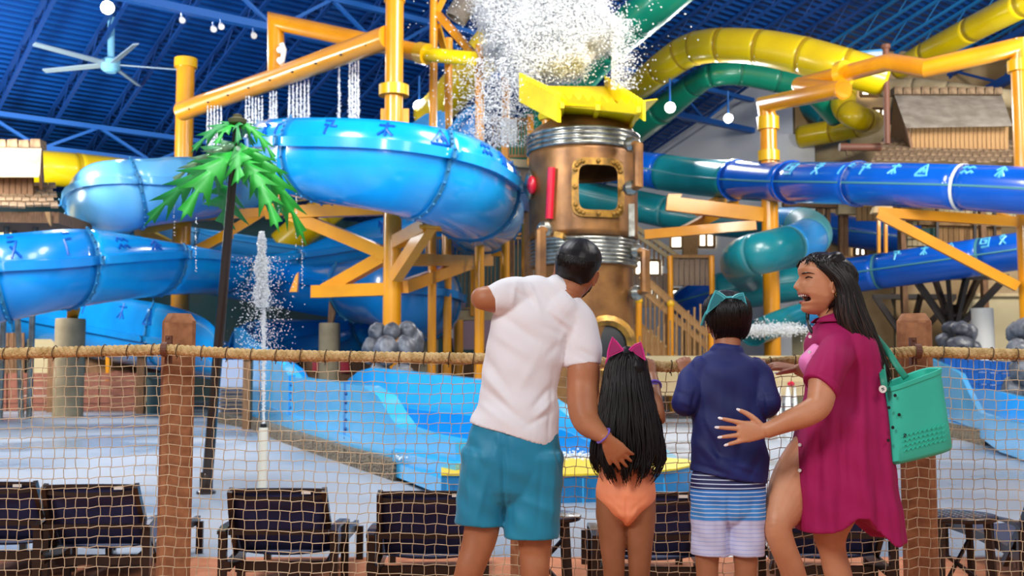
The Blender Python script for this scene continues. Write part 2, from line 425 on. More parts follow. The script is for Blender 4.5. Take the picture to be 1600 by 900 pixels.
class Flume:
    def __init__(s, pts, per=10, closed=False, side=1, hs=None):
        """pts (px, py, Y, Rpx)  hs: wall height per control point"""
        q = []
        for i, p in enumerate(pts):
            w_ = P(p[0], p[1], p[2]); q.append((w_.x, w_.y, w_.z, S(p[3], p[2]), (hs[i] if hs else .5)))
        sm = catm(q, per); s.closed = closed; s.per = per
        s.p = [Vector(a[:3]) for a in sm]; s.R = [a[3] for a in sm]; s.h = [max(0, a[4]) for a in sm]
        n = len(s.p); s.fr = []
        for i in range(n):
            t = (s.p[min(i + 1, n - 1)] - s.p[max(i - 1, 0)]).normalized()
            a = t.cross(Vector((0, 0, 1))).normalized() * side; u = t.cross(a).normalized()
            if u.z < 0: u = -u
            s.fr.append((t, a, u))
    def prof(s, h):
        if s.closed: return [(cos(2 * pi * k / 24), sin(2 * pi * k / 24)) for k in range(24)]
        r = [(-1.1, .14), (-1.12, 0), (-1, 0)]
        r += [(-cos(pi * k / 14), -sin(pi * k / 14)) for k in range(1, 15)]
        r += [(1.12, -.02), (1.13, .14), (1.01, .17)]
        for k in range(1, 5):
            g = k / 4; r.append((1.01 - .22 * g * g * min(1, h * 2), .17 + h * g))
        return r
    def pt(s, f, a, b):
        f = max(0, min(len(s.p) - 1.001, f)); i = int(f); g = f - i
        def at(j): t, A, U = s.fr[j]; return s.p[j] + (A * a + U * b) * s.R[j]
        return at(i).lerp(at(min(i + 1, len(s.p) - 1)), g)
    def seg(s, i0, i1, m, parent, name='segment'):
        V = []; Fc = []
        i0 = int(i0); i1 = int(min(i1, len(s.p) - 1)); k0 = None
        for i in range(i0, i1 + 1):
            t, A, U = s.fr[i]; pr = s.prof(s.h[i]); k0 = len(pr)
            V += [s.p[i] + (A * a + U * b) * s.R[i] for a, b in pr]
        for i in range(i1 - i0):
            for k in range(k0 if s.closed else k0 - 1):
                k2 = (k + 1) % k0; Fc.append((i * k0 + k, i * k0 + k2, (i + 1) * k0 + k2, (i + 1) * k0 + k))
        return mesh_obj(name, V, Fc, m, parent, solid=.05)
    def flange(s, i, m, parent, sc=1.055, bolts=None):
        if bolts is None: bolts = not s.closed
        i = int(min(i, len(s.p) - 1)); t, A, U = s.fr[i]
        pr = s.prof(s.h[i]); mb = MB()
        ln = [s.p[i] + (A * a + U * b) * s.R[i] * 1.035 for a, b in pr]
        n = len(ln); R = s.R[i]; hw = .045
        V = []; 
        for a, b in pr:
            for sc_, tt in ((1.0, -hw), (sc, -hw), (sc, hw), (1.0, hw)):
                V.append(s.p[i] + (A * a + U * b) * R * sc_ + t * tt)
        Fc = []
        for k in range(n if s.closed else n - 1):
            k2 = (k + 1) % n
            for j in range(4):
                j2 = (j + 1) % 4; Fc.append((k * 4 + j, k * 4 + j2, k2 * 4 + j2, k2 * 4 + j))
        mb.add(V, Fc)
        if bolts:
            for k in range(0, n, 1):
                a, b = pr[k]; mb.box(s.p[i] + (A * a + U * b) * R * (sc + .004), (.045, .15, .045))
        return mb.build('flange', m, parent)
    def seam(s, i0, i1, m, parent, a=1.0, b=0.0, r=.04):
        pts = [s.pt(i, a * 1.02, b * 1.02) for i in range(int(i0), int(min(i1, len(s.p) - 1)) + 1)]
        return MB().tube(pts, r, 5).build('seam', m, parent)
    def glyph(s, f0, df, ch, m, parent, q0=.12, q1=.88, r=.035, flip=False):
        mb = MB()
        for st in GLY[ch]:
            pts = []
            for j in range(len(st) - 1):
                for g in (0, .5): pts.append(tuple(np.array(st[j]) * (1 - g) + np.array(st[j + 1]) * g))
            pts.append(st[-1]); W = []
            for x, y in pts:
                if flip: x = 1 - x
                f = f0 + df * x; i = int(max(0, min(len(s.p) - 1, f))); h = s.h[i]
                if s.closed:
                    an = radians(q0 + (q1 - q0) * y); W.append(s.pt(f, cos(an) * 1.03, sin(an) * 1.03))
                else:
                    g = q0 + (q1 - q0) * y; W.append(s.pt(f, 1.01 - .22 * g * g * min(1, h * 2) + .03, .17 + h * g))
            mb.tube(W, r, 5)
        return mb.build('glyph', m, parent)
def flume_thing(name, label, fl, breaks, mats, flm=None, group=None, seam=None):
    c = fl.p[len(fl.p) // 2]
    t = thing(name, label, 'water slide', (c.x, c.y, min(p.z - r for p, r in zip(fl.p, fl.R))), group)
    n = len(fl.p) - 1; bs = [0] + list(breaks) + [n]
    for j in range(len(bs) - 1):
        fl.seg(bs[j], bs[j + 1], mats[j % len(mats)], t)
        if j: fl.flange(bs[j], flm or M['flange'], t)
    if seam: fl.seam(0, n, seam, t)
    return t
# A: the big upper loop
A = Flume([(520, 226, 37, 56), (480, 228, 34.5, 60), (464, 230, 31, 68), (480, 234, 28, 76), (540, 240, 26.3, 81), (620, 251, 25.8, 83), (690, 272, 26.6, 82), (735, 300, 29, 76), (752, 322, 33, 67), (756, 338, 37.5, 58), (750, 352, 42, 52)],
          side=1, hs=[.25, .32, .36, .36, .37, .38, .4, .4, .38, .28, .15])
tA = flume_thing('water_slide', 'big azure open slide loop sweeping across the top centre left, lined with dark glyphs', A, [20, 36, 55, 70, 88], [M['blue']])
for f, ch in ((31, 'y'), (34.3, 'f'), (42, 'z'), (47.8, 'm'), (53, 't'), (59, 'w'), (63, 'k'), (67, 'm')): A.glyph(f, 1.7, ch, M['glyphd'], tA)
# B: the long middle run passing behind the mast and off frame left
B = Flume([(757, 346, 46, 48), (735, 352, 48, 47), (700, 357, 48.5, 47), (640, 370, 47.5, 48), (540, 389, 45.5, 47), (430, 404, 42, 46), (350, 410, 38.5, 48), (250, 403, 34, 58), (100, 414, 30, 68), (0, 430, 28.6, 72), (-100, 450, 29, 72), (-170, 470, 33, 64)],
          side=-1, hs=[.2, .35, .45, .55, .6, .1, .02, .12, .6, .6, .6, .5])
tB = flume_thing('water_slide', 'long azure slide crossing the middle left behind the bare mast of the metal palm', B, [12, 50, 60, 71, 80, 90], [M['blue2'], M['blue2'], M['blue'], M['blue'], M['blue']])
for f, ch in ((73.5, 'k'), (76.6, 'w'), (82.4, 'f'), (87.5, 'y')): B.glyph(f, -1.3 if 0 else 1.1, ch, M['glyphd'], tB, flip=True)
for f, ch in ((36, 'k'), (43, 'w')): B.glyph(f, 1.1, ch, M['glyphd'], tB, flip=True)
# C: lower left return
C_ = Flume([(-160, 482, 43, 45), (-60, 488, 45.5, 44), (40, 494, 45.5, 44), (130, 510, 43.5, 45), (230, 527, 41, 46), (310, 541, 38, 46), (362, 560, 35, 40), (385, 590, 32.5, 34)],
           side=1, hs=[.5, .6, .75, 1.0, 1.1, 1.1, 1.1, .5])
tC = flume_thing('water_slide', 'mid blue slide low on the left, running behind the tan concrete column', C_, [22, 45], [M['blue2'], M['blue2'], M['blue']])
for f, ch in ((33.5, 'f'), (39, 'm'), (44.2, 't'), (50.5, 'm')): C_.glyph(f, 1.6, ch, M['glyphd'], tC, q0=.35, q1=.85)
# E: left curl, pale
E = Flume([(520, 262, 47, 45), (440, 270, 44, 48), (360, 280, 40.5, 54), (300, 286, 37.6, 58), (235, 291, 35.5, 61), (190, 300, 35, 62), (167, 316, 37.5, 58), (168, 335, 42, 50), (210, 352, 46, 42), (300, 368, 48, 38), (400, 384, 48.5, 38), (520, 400, 48.6, 38)],
          side=-1, hs=[.4, .4, .06, .42, .5, .42, .36, .3, .3, .3, .3, .3])
tE = flume_thing('water_slide', 'pale blue curl of slide at far left, just above the long azure slide', E, [18, 46, 64, 90], [M['blue2'], M['pale'], M['pale'], M['pale'], M['sky']])
# inner pale sheet seen above the middle slide
# G: third loop down, curling round the rocky foot
G = Flume([(300, 410, 47, 44), (380, 424, 45.5, 46), (460, 436, 43, 49), (540, 447, 40, 52), (600, 453, 37, 57), (640, 462, 35.5, 61), (662, 474, 37.5, 58), (655, 486, 42, 50), (600, 503, 45.5, 44), (530, 524, 46, 43), (460, 545, 43.5, 44), (405, 566, 39, 42), (385, 588, 35, 38)],
          side=1, hs=[.1, .2, .3, .4, .6, .6, .5, .4, .3, .45, .9, 1.1, .8])
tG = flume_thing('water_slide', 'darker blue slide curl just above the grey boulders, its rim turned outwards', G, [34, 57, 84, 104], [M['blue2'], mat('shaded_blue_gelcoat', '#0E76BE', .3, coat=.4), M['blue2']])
# small fins of slide start behind loop A
t = thing('slide_entry', 'two blue upright slide fins peeping over the top slide rim beside wet posts', 'water slide', P(690, 220, 36))
for nm, pl, Y in (('fin', [(632, 210), (640, 195), (665, 178), (690, 172), (690, 225), (632, 215)], 38), ('fin', [(660, 215), (668, 190), (680, 178), (695, 174), (697, 225), (660, 222)], 34)):
    MB().slab([P(x, y, Y) for x, y in pl], (0, .08, 0)).build(nm, M['sky'], t)
fp = catm([(692, 225), (705, 210), (715, 193), (728, 178), (744, 168)], 6)
mb = MB()
for i in range(len(fp) - 1):
    a, b = fp[i], fp[i + 1]; mb.slab([P(a[0], a[1], 33), P(b[0], b[1], 33), P(b[0], 232, 33), P(a[0], 232, 33)], (0, .1, 0))
mb.build('fin', M['blue2'], t)
MB().tube([P(a[0], a[1], 32.9) for a in fp], .13, 8).build('fin_rim', M['sky'], t)

# right hand closed tubes
T1 = Flume([(930, 258, 46, 25), (1000, 264, 45, 27), (1085, 276, 43, 28), (1180, 283, 39, 30), (1300, 286, 34, 32), (1440, 290, 30.5, 34), (1600, 298, 28.2, 36.5), (1720, 310, 27, 38)], closed=True, side=1)
t1 = flume_thing('tube_slide', 'royal blue enclosed tube slide with pale glyphs across the right, beneath the hut', T1, [14, 27, 35, 43, 54], [M['deep'], M['teal'], M['deep'], M['deep'], M['deep']], M['deep'], seam=M['tflange'])
for i in (27.6, 35.3, 43): T1.flange(i, M['deep'], t1, 1.13, False)
T1.flange(54, M['white'], t1, 1.08, False); T1.flange(43.6, M['white'], t1, 1.08, False)
for f, ch in ((36.0, 's'), (39.2, 'y'), (42.2 + .2, 'f'), (44.6, 'z'), (47.7, 'm'), (50.6, 't'), (54.6, 'w'), (57.7, 'k')): T1.glyph(f, 1.05, ch, M['glyphl'], t1, 22, 62, r=.04)
T2 = Flume([(1720, 372, 36, 30), (1590, 393, 37.5, 29), (1450, 413, 39.5, 28), (1330, 430, 41.5, 27), (1250, 440, 42, 29), (1180, 449, 42, 30), (1125, 458, 42.5, 30), (1085, 473, 43.5, 29), (1066, 485, 46, 26), (1080, 497, 49, 22)], closed=True, side=-1)
t2 = flume_thing('tube_slide', 'lower blue tube slide with pale glyphs, teal in the stretch behind the laughing woman', T2, [14.5, 26, 38, 59, 72], [M['deep'], M['deep'], M['deep'], M['teal'], M['deep']], M['tflange'], seam=M['tflange'])
for f, ch in ((10.6, 'y'), (12.5, 's'), (16.2, 't'), (19.2, 'm'), (22.4, 'z')): T2.glyph(f, 1.0, ch, M['glyphl'], t2, 22, 62, r=.04, flip=True)
T3 = Flume([(840, 285, 47, 24), (930, 310, 47, 24), (1000, 323, 47, 24), (1060, 335, 46, 24), (1140, 346, 44.5, 24), (1210, 350, 43, 25), (1252, 354, 41, 29), (1268, 366, 38, 31), (1250, 380, 35, 32), (1205, 392, 33.5, 32), (1165, 402, 34, 31), (1155, 415, 37, 28), (1170, 430, 40, 26)], closed=True, side=1)
t3 = flume_thing('tube_slide', 'teal and pale blue spiral tube slide coiling right of the copper tower', T3, [27, 52, 61, 76, 85, 96], [M['teal'], M['teal'], M['sky'], M['pteal'], M['sky'], M['teal']], M['tflange'], seam=M['tflange'])
T4 = Flume([(1290, 486, 40, 22), (1240, 492, 40, 24), (1205, 503, 38, 26), (1175, 515, 37, 26)], side=-1, hs=[.6] * 4)
t4 = flume_thing('water_slide', 'short mid blue slide outlet spilling foam between the boy and the woman', T4, [10], [M['sky'], M['teal']])
T5 = Flume([(1290, 355, 54, 24), (1340, 364, 53, 24), (1420, 374, 52, 25), (1480, 380, 51, 25)], closed=True, side=1)
flume_thing('tube_slide', 'distant deep blue tube end framed between brown timber posts', T5, [15], [M['deep']], seam=M['tflange'])
# big yellow and green overhead tubes
Y1 = Flume([(975, 150, 50, 17), (1005, 130, 47, 21), (1040, 102, 45, 24), (1075, 80, 44, 25.5), (1115, 71, 43, 26), (1180, 73, 42, 27), (1250, 86, 41, 29), (1320, 105, 40, 29), (1380, 122, 40, 28)], closed=True, side=1)
flume_thing('tube_slide', 'fat yellow tube slide arching under the blue roof at upper right', Y1, [18, 27, 34, 42, 51, 61, 70], [M['yel']], mat('yellow_joint', '#A88400', .5))
G1 = Flume([(990, 205, 52, 22), (1040, 168, 49, 21), (1085, 132, 47, 19), (1112, 118, 46, 18), (1155, 114, 46, 19), (1215, 124, 46, 20), (1270, 140, 46, 21), (1310, 180, 47, 20)], closed=True, side=1)
flume_thing('tube_slide', 'green tube slide nested just beneath the arching yellow tube', G1, [9, 20, 30, 40, 50], [M['green']], mat('green_joint', '#0E6E56', .5))
G2 = Flume([(790, 250, 46, 24), (860, 170, 43, 28), (940, 80, 40, 30), (1015, 15, 37, 32), (1090, -50, 35, 34)], closed=True, side=1)
flume_thing('tube_slide', 'green tube slide rising steeply behind the water burst to the top edge', G2, [12, 22, 28], [M['green']], mat('green_joint_b', '#0E6E56', .5))
Y2 = Flume([(1326, 120, 47, 19), (1318, 150, 46, 19), (1322, 172, 45.5, 19), (1345, 186, 45, 19), (1362, 190, 47, 17), (1350, 196, 49, 17), (1300, 205, 50, 17), (1250, 214, 51, 17)], closed=True, side=1)
flume_thing('tube_slide', 'thin yellow tube slide doing a J bend left of the hut', Y2, [12, 22, 31, 40, 52, 60], [M['yel']], mat('yellow_joint_b', '#A88400', .5))
Y3 = Flume([(1405, 108, 46, 16), (1450, 82, 44, 18), (1520, 45, 41, 20), (1600, 5, 38, 22), (1680, -30, 36, 24)], closed=True, side=1)
flume_thing('tube_slide', 'straight yellow tube slide climbing to the top right corner', Y3, [10, 20, 30], [M['yel']], mat('yellow_joint_c', '#A88400', .5))
Y4 = Flume([(-30, 258, 44, 27), (60, 262, 44, 27), (160, 270, 45.5, 26), (260, 283, 47, 24), (350, 296, 49, 22)], closed=True, side=1)
flume_thing('tube_slide', 'level yellow tube slide emerging from behind the left hut', Y4, [16, 25, 34], [M['yel']], mat('yellow_joint_d', '#B89400', .5))
Y5 = Flume([(-60, 368, 44, 24), (20, 368, 44, 24), (70, 372, 45, 21), (84, 385, 48, 18)], closed=True, side=1)
flume_thing('tube_slide', 'yellow tube slide low behind the posts of the left hut', Y5, [12], [M['yel']], mat('yellow_joint_e', '#B89400', .5))
Y6 = Flume([(560, 292, 50, 24), (515, 325, 49.5, 25), (480, 352, 49, 25), (440, 385, 49, 24)], closed=True, side=1)
flume_thing('tube_slide', 'glossy yellow tube slanting behind the top azure loop', Y6, [15], [M['yel']], mat('yellow_joint_f', '#B89400', .5))
Y7 = Flume([(670, 185, 42, 26), (715, 135, 40, 28), (760, 80, 38, 30), (800, 30, 37, 31)], closed=True, side=1)
flume_thing('tube_slide', 'yellow tube slanting up behind the wet orange posts into the splash', Y7, [15], [M['yel']], mat('yellow_joint_g', '#B89400', .5))
W1 = Flume([(712, 30, 38, 17), (722, 14, 38, 18), (738, -5, 38, 19), (760, -30, 38, 20)], closed=True, side=1)
flume_thing('tube_slide', 'grey brown tube end at the top edge left of the water burst', W1, [15], [M['roofgrey']], M['roofgrey'])
B1 = Flume([(1376, 138, 51, 13), (1440, 138, 50, 14), (1520, 148, 49, 14), (1620, 160, 48, 14)], closed=True, side=1)
flume_thing('tube_slide', 'pale beige tube slide passing behind the ridge of the right hut', B1, [8, 15, 22], [M['beige']], M['beige'])
T6 = Flume([(1230, 150, 54, 14), (1270, 172, 53, 15), (1310, 195, 52, 15), (1340, 215, 51, 15)], closed=True, side=1)
flume_thing('tube_slide', 'small teal tube slide behind the yellow J bend', T6, [15], [M['teal']], M['tflange'])
T7 = Flume([(1240, 262, 53, 14), (1300, 240, 52, 15), (1360, 218, 51, 15), (1420, 205, 50, 15)], closed=True, side=1)
flume_thing('tube_slide', 'cream tube slide running behind the royal blue tube and brown beam', T7, [15], [M['beige']], M['beige'])

# ================================================================ ORANGE PIPEWORK
def pipe_run(pts, r, m, parent, name='pipe'):
    mb = MB(); W = [P(*p) for p in pts]
    if len(W) == 2: mb.tube(W, r, 18)
    else:
        # mitred joints: one tube whose rings lie on the mitre planes
        n = 18; V = []; Fc = []; fr = None
        T = [(W[i + 1] - W[i]).normalized() for i in range(len(W) - 1)]
        up = T[0].cross(Vector((0, 1, 0)));
        if up.length < .1: up = Vector((1, 0, 0))
        up.normalize(); ring = [W[0] + (up * cos(2 * pi * k / n) + T[0].cross(up) * sin(2 * pi * k / n)) * r for k in range(n)]
        V += ring
        for i in range(1, len(W)):
            d = T[i - 1]
            nn = (d + (T[i] if i < len(W) - 1 else d)).normalized()
            ring = [p + d * ((W[i] - p).dot(nn) / d.dot(nn)) for p in ring]
            V += ring
            for k in range(n):
                k2 = (k + 1) % n; Fc.append(((i - 1) * n + k, (i - 1) * n + k2, i * n + k2, i * n + k))
        Fc.append(tuple(range(n - 1, -1, -1))); Fc.append(tuple(range((len(W) - 1) * n, len(W) * n)))
        mb.add(V, Fc)
    return mb.build(name, m, parent, sharp=40)
def ground(px, Y): u = (px - 800) / F; return Vector((u * Y, Y, DZ))
def column(px, ptop, Y, rpx, label, m=None, cat='column', name='steel_column'):
    top = P(px, ptop, Y); r = S(rpx, Y)
    t = thing(name, label, cat, (top.x, Y, DZ))
    MB().lathe((top.x, Y, DZ), [(r, 0), (r, top.z - DZ)], 24).build('shaft', m or M['org'], t)
    return t, top, r
def collar(t, top, py0, py1, Y, r, m=None, name='flange', px=None):
    z1 = P(800, py0, Y).z; z0 = P(800, py1, Y).z
    return MB().lathe((top.x, Y, z0), [(r * .9, 0), (r, 0), (r, z1 - z0), (r * .9, z1 - z0)], 24).build(name, m or M['orgy'], t)
def arm(t, a, b, w_=.28, h_=.34, m=None, name='bracket_arm'):
    return MB().beam(P(*a), P(*b), w_, h_).build(name, m or M['org'], t)
# left post with cap
c1, top, r = column(290.5, 96, 39, 14, 'orange column with a flat yellow cap, left of the metal palm crown')
collar(c1, top, 92, 106, 39, S(18, 39), name='cap')
arm(c1, (290, 340, 39), (560, 322, 41)); arm(c1, (290, 395, 39), (205, 352, 41)); arm(c1, (292, 400, 39), (360, 365, 38.5)); arm(c1, (290, 345, 38.6), (215, 360, 36)); arm(c1, (300, 398, 39), (420, 325, 40))
# main column
c2, top, r = column(617, -40, 29, 14.5, 'thick orange column in front of the azure loops, rising from grey boulders')
collar(c2, top, 134, 150, 29, S(24, 29)); collar(c2, top, -4, 3, 29, S(17, 29))
for sx in (-1, 1): MB().box(P(617 + sx * 17, 184, 29), (S(10, 29), .12, S(28, 29))).build('lug', M['org'], c2)
arm(c2, (490, 456, 30), (604, 452, 29)); arm(c2, (508, 454, 30), (600, 402, 29.1)); arm(c2, (450, 332, 31), (604, 326, 29)); arm(c2, (455, 335, 31), (606, 398, 29)); arm(c2, (672, 350, 27), (618, 432, 28.5)); arm(c2, (668, 352, 27), (620, 378, 28.6))
arm(c2, (632, 406, 29), (765, 408, 38)); arm(c2, (630, 448, 29), (762, 402, 38)); arm(c2, (440, 300, 34), (420, 335, 33))
MB().slab([P(655, 351, 26.6), P(688, 351, 26.6), P(688, 355, 26.6), P(655, 355, 26.6)], (0, .8, 0)).build('cradle_plate', M['org'], c2)
MB().slab([P(667, 349, 26.7), P(678, 349, 26.7), P(684, 320, 26.7), P(678, 320, 26.7)], (0, .2, 0)).build('cradle', M['org'], c2)
MB().slab([P(745, 400, 39), P(785, 400, 39), P(795, 385, 39), P(735, 385, 39)], (0, .3, 0)).build('cradle', M['org'], c2)
MB().slab([P(452, 456, 30.2), P(464, 456, 30.2), P(466, 425, 30.2), P(462, 430, 30.2)], (0, .2, 0)).build('cradle', M['org'], c2)
# pipes of the spray frame
t = thing('spray_pipe', 'long orange pipe with holes sloping up from the capped column to the thick column', 'pipe', P(445, 180, 31))
pipe_run([(284, 174, 36), (432, 122, 33), (606, 58, 29)], .32, M['org'], t)
for g in np.linspace(.06, .92, 9):
    a = P(284, 174, 36).lerp(P(606, 58, 29), g); MB().ell(a + Vector((0, -.3, -.12)), (.05, .03, .03), 6).build('spray_hole', M['black'], t)
t = thing('pipe_loop', 'orange pipe rising in a square elbow over the sloping spray pipe', 'pipe', P(430, 110, 33))
pipe_run([(431, 128, 33), (431, 34, 33), (662, 84, 30.5)], .26, M['org'], t)
mb = MB().tube([P(655, 82, 30.6), P(668, 85, 30.4)], S(17, 30.5), 20); mb.build('flange', M['orgy'], t)
pipe_run([(668, 85, 30.4), (740, 92, 29.5)], .2, M['bucket'], t)
mb = MB().tube([P(440, 68, 32.6), P(444, 78, 32.6), P(441, 95, 32.6), P(436, 100, 32.6)], .08, 8); mb.ell(P(438, 78, 32.6), .12, 8); mb.ell(P(437, 94, 32.6), .1, 8); mb.build('white_valve', M['white'], t)
# wet structural posts behind the splash
for px, pt_, Y, r_, lab in ((678, -30, 33, 6.5, 'slim orange post left of the splash, braced to its neighbour'), (701, 60, 35, 6.5, 'slim wet orange post between the blue fins'), (750, 70, 31, 7.5, 'wet orange post right of the curved blue fin'), (790, 120, 34, 6.5, 'orange post at the upper balcony railing left of the copper tower')):
    c, top, r = column(px, pt_, Y, r_, lab)
    if px == 678: arm(c, (684, 22, 33), (740, 85, 32), .2, .2, name='brace'); arm(c, (684, 40, 33), (700, 100, 34.8), .18, .18, name='brace'); arm(c, (683, 20, 33), (697, -10, 33), .16, .16, name='brace')
for px, pt_, Y, r_, lab in ((749, 400, 37, 8, 'orange post under the slide bracket, left of the pointing elbow'), (717, 500, 40, 7, 'short orange post in shade right of the boulders'), (820, 350, 36, 5, 'thin orange post at the left edge of the copper tower')):
    column(px, pt_, Y, r_, lab)
# right hand pipework
c4, top, r = column(1200, 178, 38, 13, 'orange column with two collars right of the boy, holding teal slide brackets')
collar(c4, top, 183, 203, 38, S(17, 38)); collar(c4, top, 236, 252, 38, S(17, 38)); 
arm(c4, (1041, 318, 38), (1192, 336, 38), .3, .5); arm(c4, (1008, 367, 39), (1182, 352, 38)); arm(c4, (1070, 360, 39), (1150, 318, 41)); arm(c4, (1092, 330, 39), (1130, 310, 42))
MB().slab([P(1046, 318, 38), P(1058, 318, 38), P(1066, 303, 38), P(1044, 303, 38)], (0, .3, 0)).build('cradle', M['org'], c4)
t = thing('overhead_pipe', 'orange pipe zigzagging from the twin collared column to the right hand column', 'pipe', P(1390, 130, 33))
pipe_run([(1200, 186, 38), (1196, 163, 38), (1318, 138, 33)], .29, M['org'], t)
pipe_run([(1318, 142, 33), (1250, 133, 36)], .27, M['org'], t); pipe_run([(1250, 133, 36), (1390, 97, 32), (1446, 107, 30.5), (1592, 73, 30.5)], .27, M['org'], t); MB().ell(P(1250, 133, 36), .28, 18).build('elbow', M['org'], t)
MB().tube([P(1312, 117, 33.9), P(1322, 114, 33.7)], S(21, 34), 20).build('flange', M['orgy'], t)
c5, top, r = column(1592, 62, 30.5, 14, 'tall orange column at the right edge with diagonal slide braces')
collar(c5, top, 95, 112, 30.5, S(19, 30.5))
arm(c5, (1372, 332, 31), (1592, 347, 30.5), .2, .28); arm(c5, (1372, 334, 31), (1590, 448, 30.3), .2, .28); arm(c5, (1600, 350, 32), (1560, 335, 33), .15, .15)
mb = MB().slab([P(1364, 332, 31), P(1398, 332, 31), P(1394, 322, 31), P(1368, 322, 31)], (0, .3, 0)); mb.build('cradle', M['beige'], c5)

# ================================================================ COPPER TOWER
YC = 28.0; ct = P(911, 300, YC); cx = ct.x; RC = S(83, YC)
def zc(py, Y=YC): return P(911, py, Y).z
tw = thing('copper_tower', 'round aged copper diving capsule tower with ribbed steel bands and a riveted window', 'tower', (cx, YC, DZ))
# body with window openings front and back
z0 = zc(376); z1 = zc(240); wa0, wa1 = zc(343), zc(272)
xa = S(896 - 911, YC - RC); xb = S(963 - 911, YC - RC)
def bodypatch(zb, zt, cut):
    V = []; Fc = []; n = 96
    zs = sorted(set([zb, zt] + ([wa0, wa1] if cut else [])))
    zz = []
    for a, b in zip(zs[:-1], zs[1:]): zz += [a + (b - a) * k / 4 for k in range(4)]
    zz.append(zs[-1])
    for z in zz:
        for k in range(n):
            q = 2 * pi * k / n; V.append((cx + RC * cos(q), YC + RC * sin(q), z))
    for i in range(len(zz) - 1):
        zm = (zz[i] + zz[i + 1]) / 2
        for k in range(n):
            qm = 2 * pi * (k + .5) / n; x = RC * cos(qm)
            if cut and wa0 < zm < wa1 and (xa < x < xb if qm > pi else True) and (qm > pi or zm > 0): continue
            k2 = (k + 1) % n; Fc.append((i * n + k, i * n + k2, (i + 1) * n + k2, (i + 1) * n + k))
    return V, Fc
V, Fc = bodypatch(z0, z1, True); mesh_obj('shell', V, Fc, M['copper'], tw, solid=.08)
MB().lathe((cx, YC, DZ), [(RC * .93, 0), (RC * .93, zc(421) - DZ), (RC * .98, zc(419) - DZ)], 64).build('lower_shell', M['copper'], tw)
def ribs(py0, py1, n, R, nm='ribbed_band'):
    za, zb = zc(py1), zc(py0); pr = [(R * .97, 0)]; h = (zb - za) / n
    for k in range(n):
        for j in range(6): q = pi * j / 5; pr.append((R + sin(q) * h * .42, h * (k + .5 - .45 * cos(q))))
    pr.append((R * .97, zb - za)); return MB().lathe((cx, YC, za), pr, 72).build(nm, M['silver'], tw, sharp=60)
ribs(378, 419, 7, RC * 1.0); ribs(214, 243, 4, RC * 1.05)
zd = zc(214)
MB().lathe((cx, YC, zd), [(RC * 1.0, 0), (RC * .96, .12), (RC * .8, S(18, YC)), (RC * .68, S(26, YC)), (RC * .66, S(30, YC))], 64).build('dome', M['copper'], tw)
# window frame following the curved shell
mb = MB(); cen = (xa + xb) / 2; hw = (xb - xa) / 2; hz = (wa1 - wa0) / 2; zm = (wa0 + wa1) / 2
pts = []; pin = []
for k in range(40):
    q = 2 * pi * k / 40; sx = abs(cos(q)) ** .35 * (1 if cos(q) > 0 else -1); sz = abs(sin(q)) ** .35 * (1 if sin(q) > 0 else -1)
    for lst, e in ((pts, S(9.5, 26)), (pin, S(-2, 26))):
        x = cen + sx * (hw + e); z = zm + sz * (hz + e); lst.append((cx + x, YC - sqrt(max(RC * RC - x * x, 0)) - .04, z))
V = pts + pin + [(a, b - .1, c) for a, b, c in pts] + [(a, b - .1, c) for a, b, c in pin]; Fc = []
for k in range(40):
    k2 = (k + 1) % 40; Fc += [(80 + k, 80 + k2, 120 + k2, 120 + k), (k, k2, 80 + k2, 80 + k), (40 + k, 120 + k, 120 + k2, 40 + k2), (k, 40 + k, 40 + k2, k2)]
wf = mesh_obj('window_frame', V, Fc, M['brass'], tw)
for k in range(0, 40, 2):
    p = (Vector(pts[k]) + Vector(pin[k])) / 2 + Vector((0, -.12, 0)); MB().ell(p, .06, 8).build('rivet', M['brass'], wf)
def zed(px, py, yo=0):
    x = S(px - 911, YC - RC); x = max(-RC * .995, min(RC * .995, x)); y = YC - sqrt(RC * RC - x * x) - yo
    return P(px, py, y)
mb = MB().tube([zed(862, 262, .1), zed(860, 300, .1), zed(858, 342, .1)], .1, 10); mb.build('red_tube', M['red'], tw)
MB().ell(zed(831, 289, .08), (.13, .14, .24), 14).build('red_button', M['red'], tw)
MB().ell(zed(828, 289, .0), (.14, .26, .38), 14).build('button_ring', M['silver'], tw)
def handle(ptsl):
    W = [P(*p) for p in ptsl]; h = MB().tube(W, .13, 10).build('pipe_handle', M['copper'], tw)
    for p in (W[0], W[-1]): MB().ell(p, .2, 8).build('handle_foot', M['silver'], h)
handle([(986, 226, 26.6), (997, 226, 26.4), (997, 291, 26.4), (985, 294, 26.6)])
handle([(994, 392, 27.2), (1008, 394, 27), (1008, 455, 27), (994, 458, 27.2)])
handle([(851, 358, 25.9), (845, 362, 25.6), (845, 440, 25.6), (851, 446, 25.9)])
MB().beam(zed(868, 366, .1), zed(882, 369, .1), .2, .14).build('latch', M['brass'], tw)
mb = MB().box(P(986, 345, 26.7), (S(9, 27), .3, S(50, 27))); mb.build('door_hinge', M['silver'], tw)
mb = MB().lathe((0, 0, 0), [(.62, -.08), (.75, 0), (.62, .08), (.5, 0)], 24, closed=True)
R90 = Matrix.Rotation(pi / 2, 3, 'X'); mb.v = [tuple(R90 @ Vector(v) + zed(948, 540, .0)) for v in mb.v]; mb.build('porthole_ring', M['brass'], tw)
MB().ell(zed(948, 540, -.1), (.55, .1, .55), 16).build('porthole_glass', M['black'], tw)
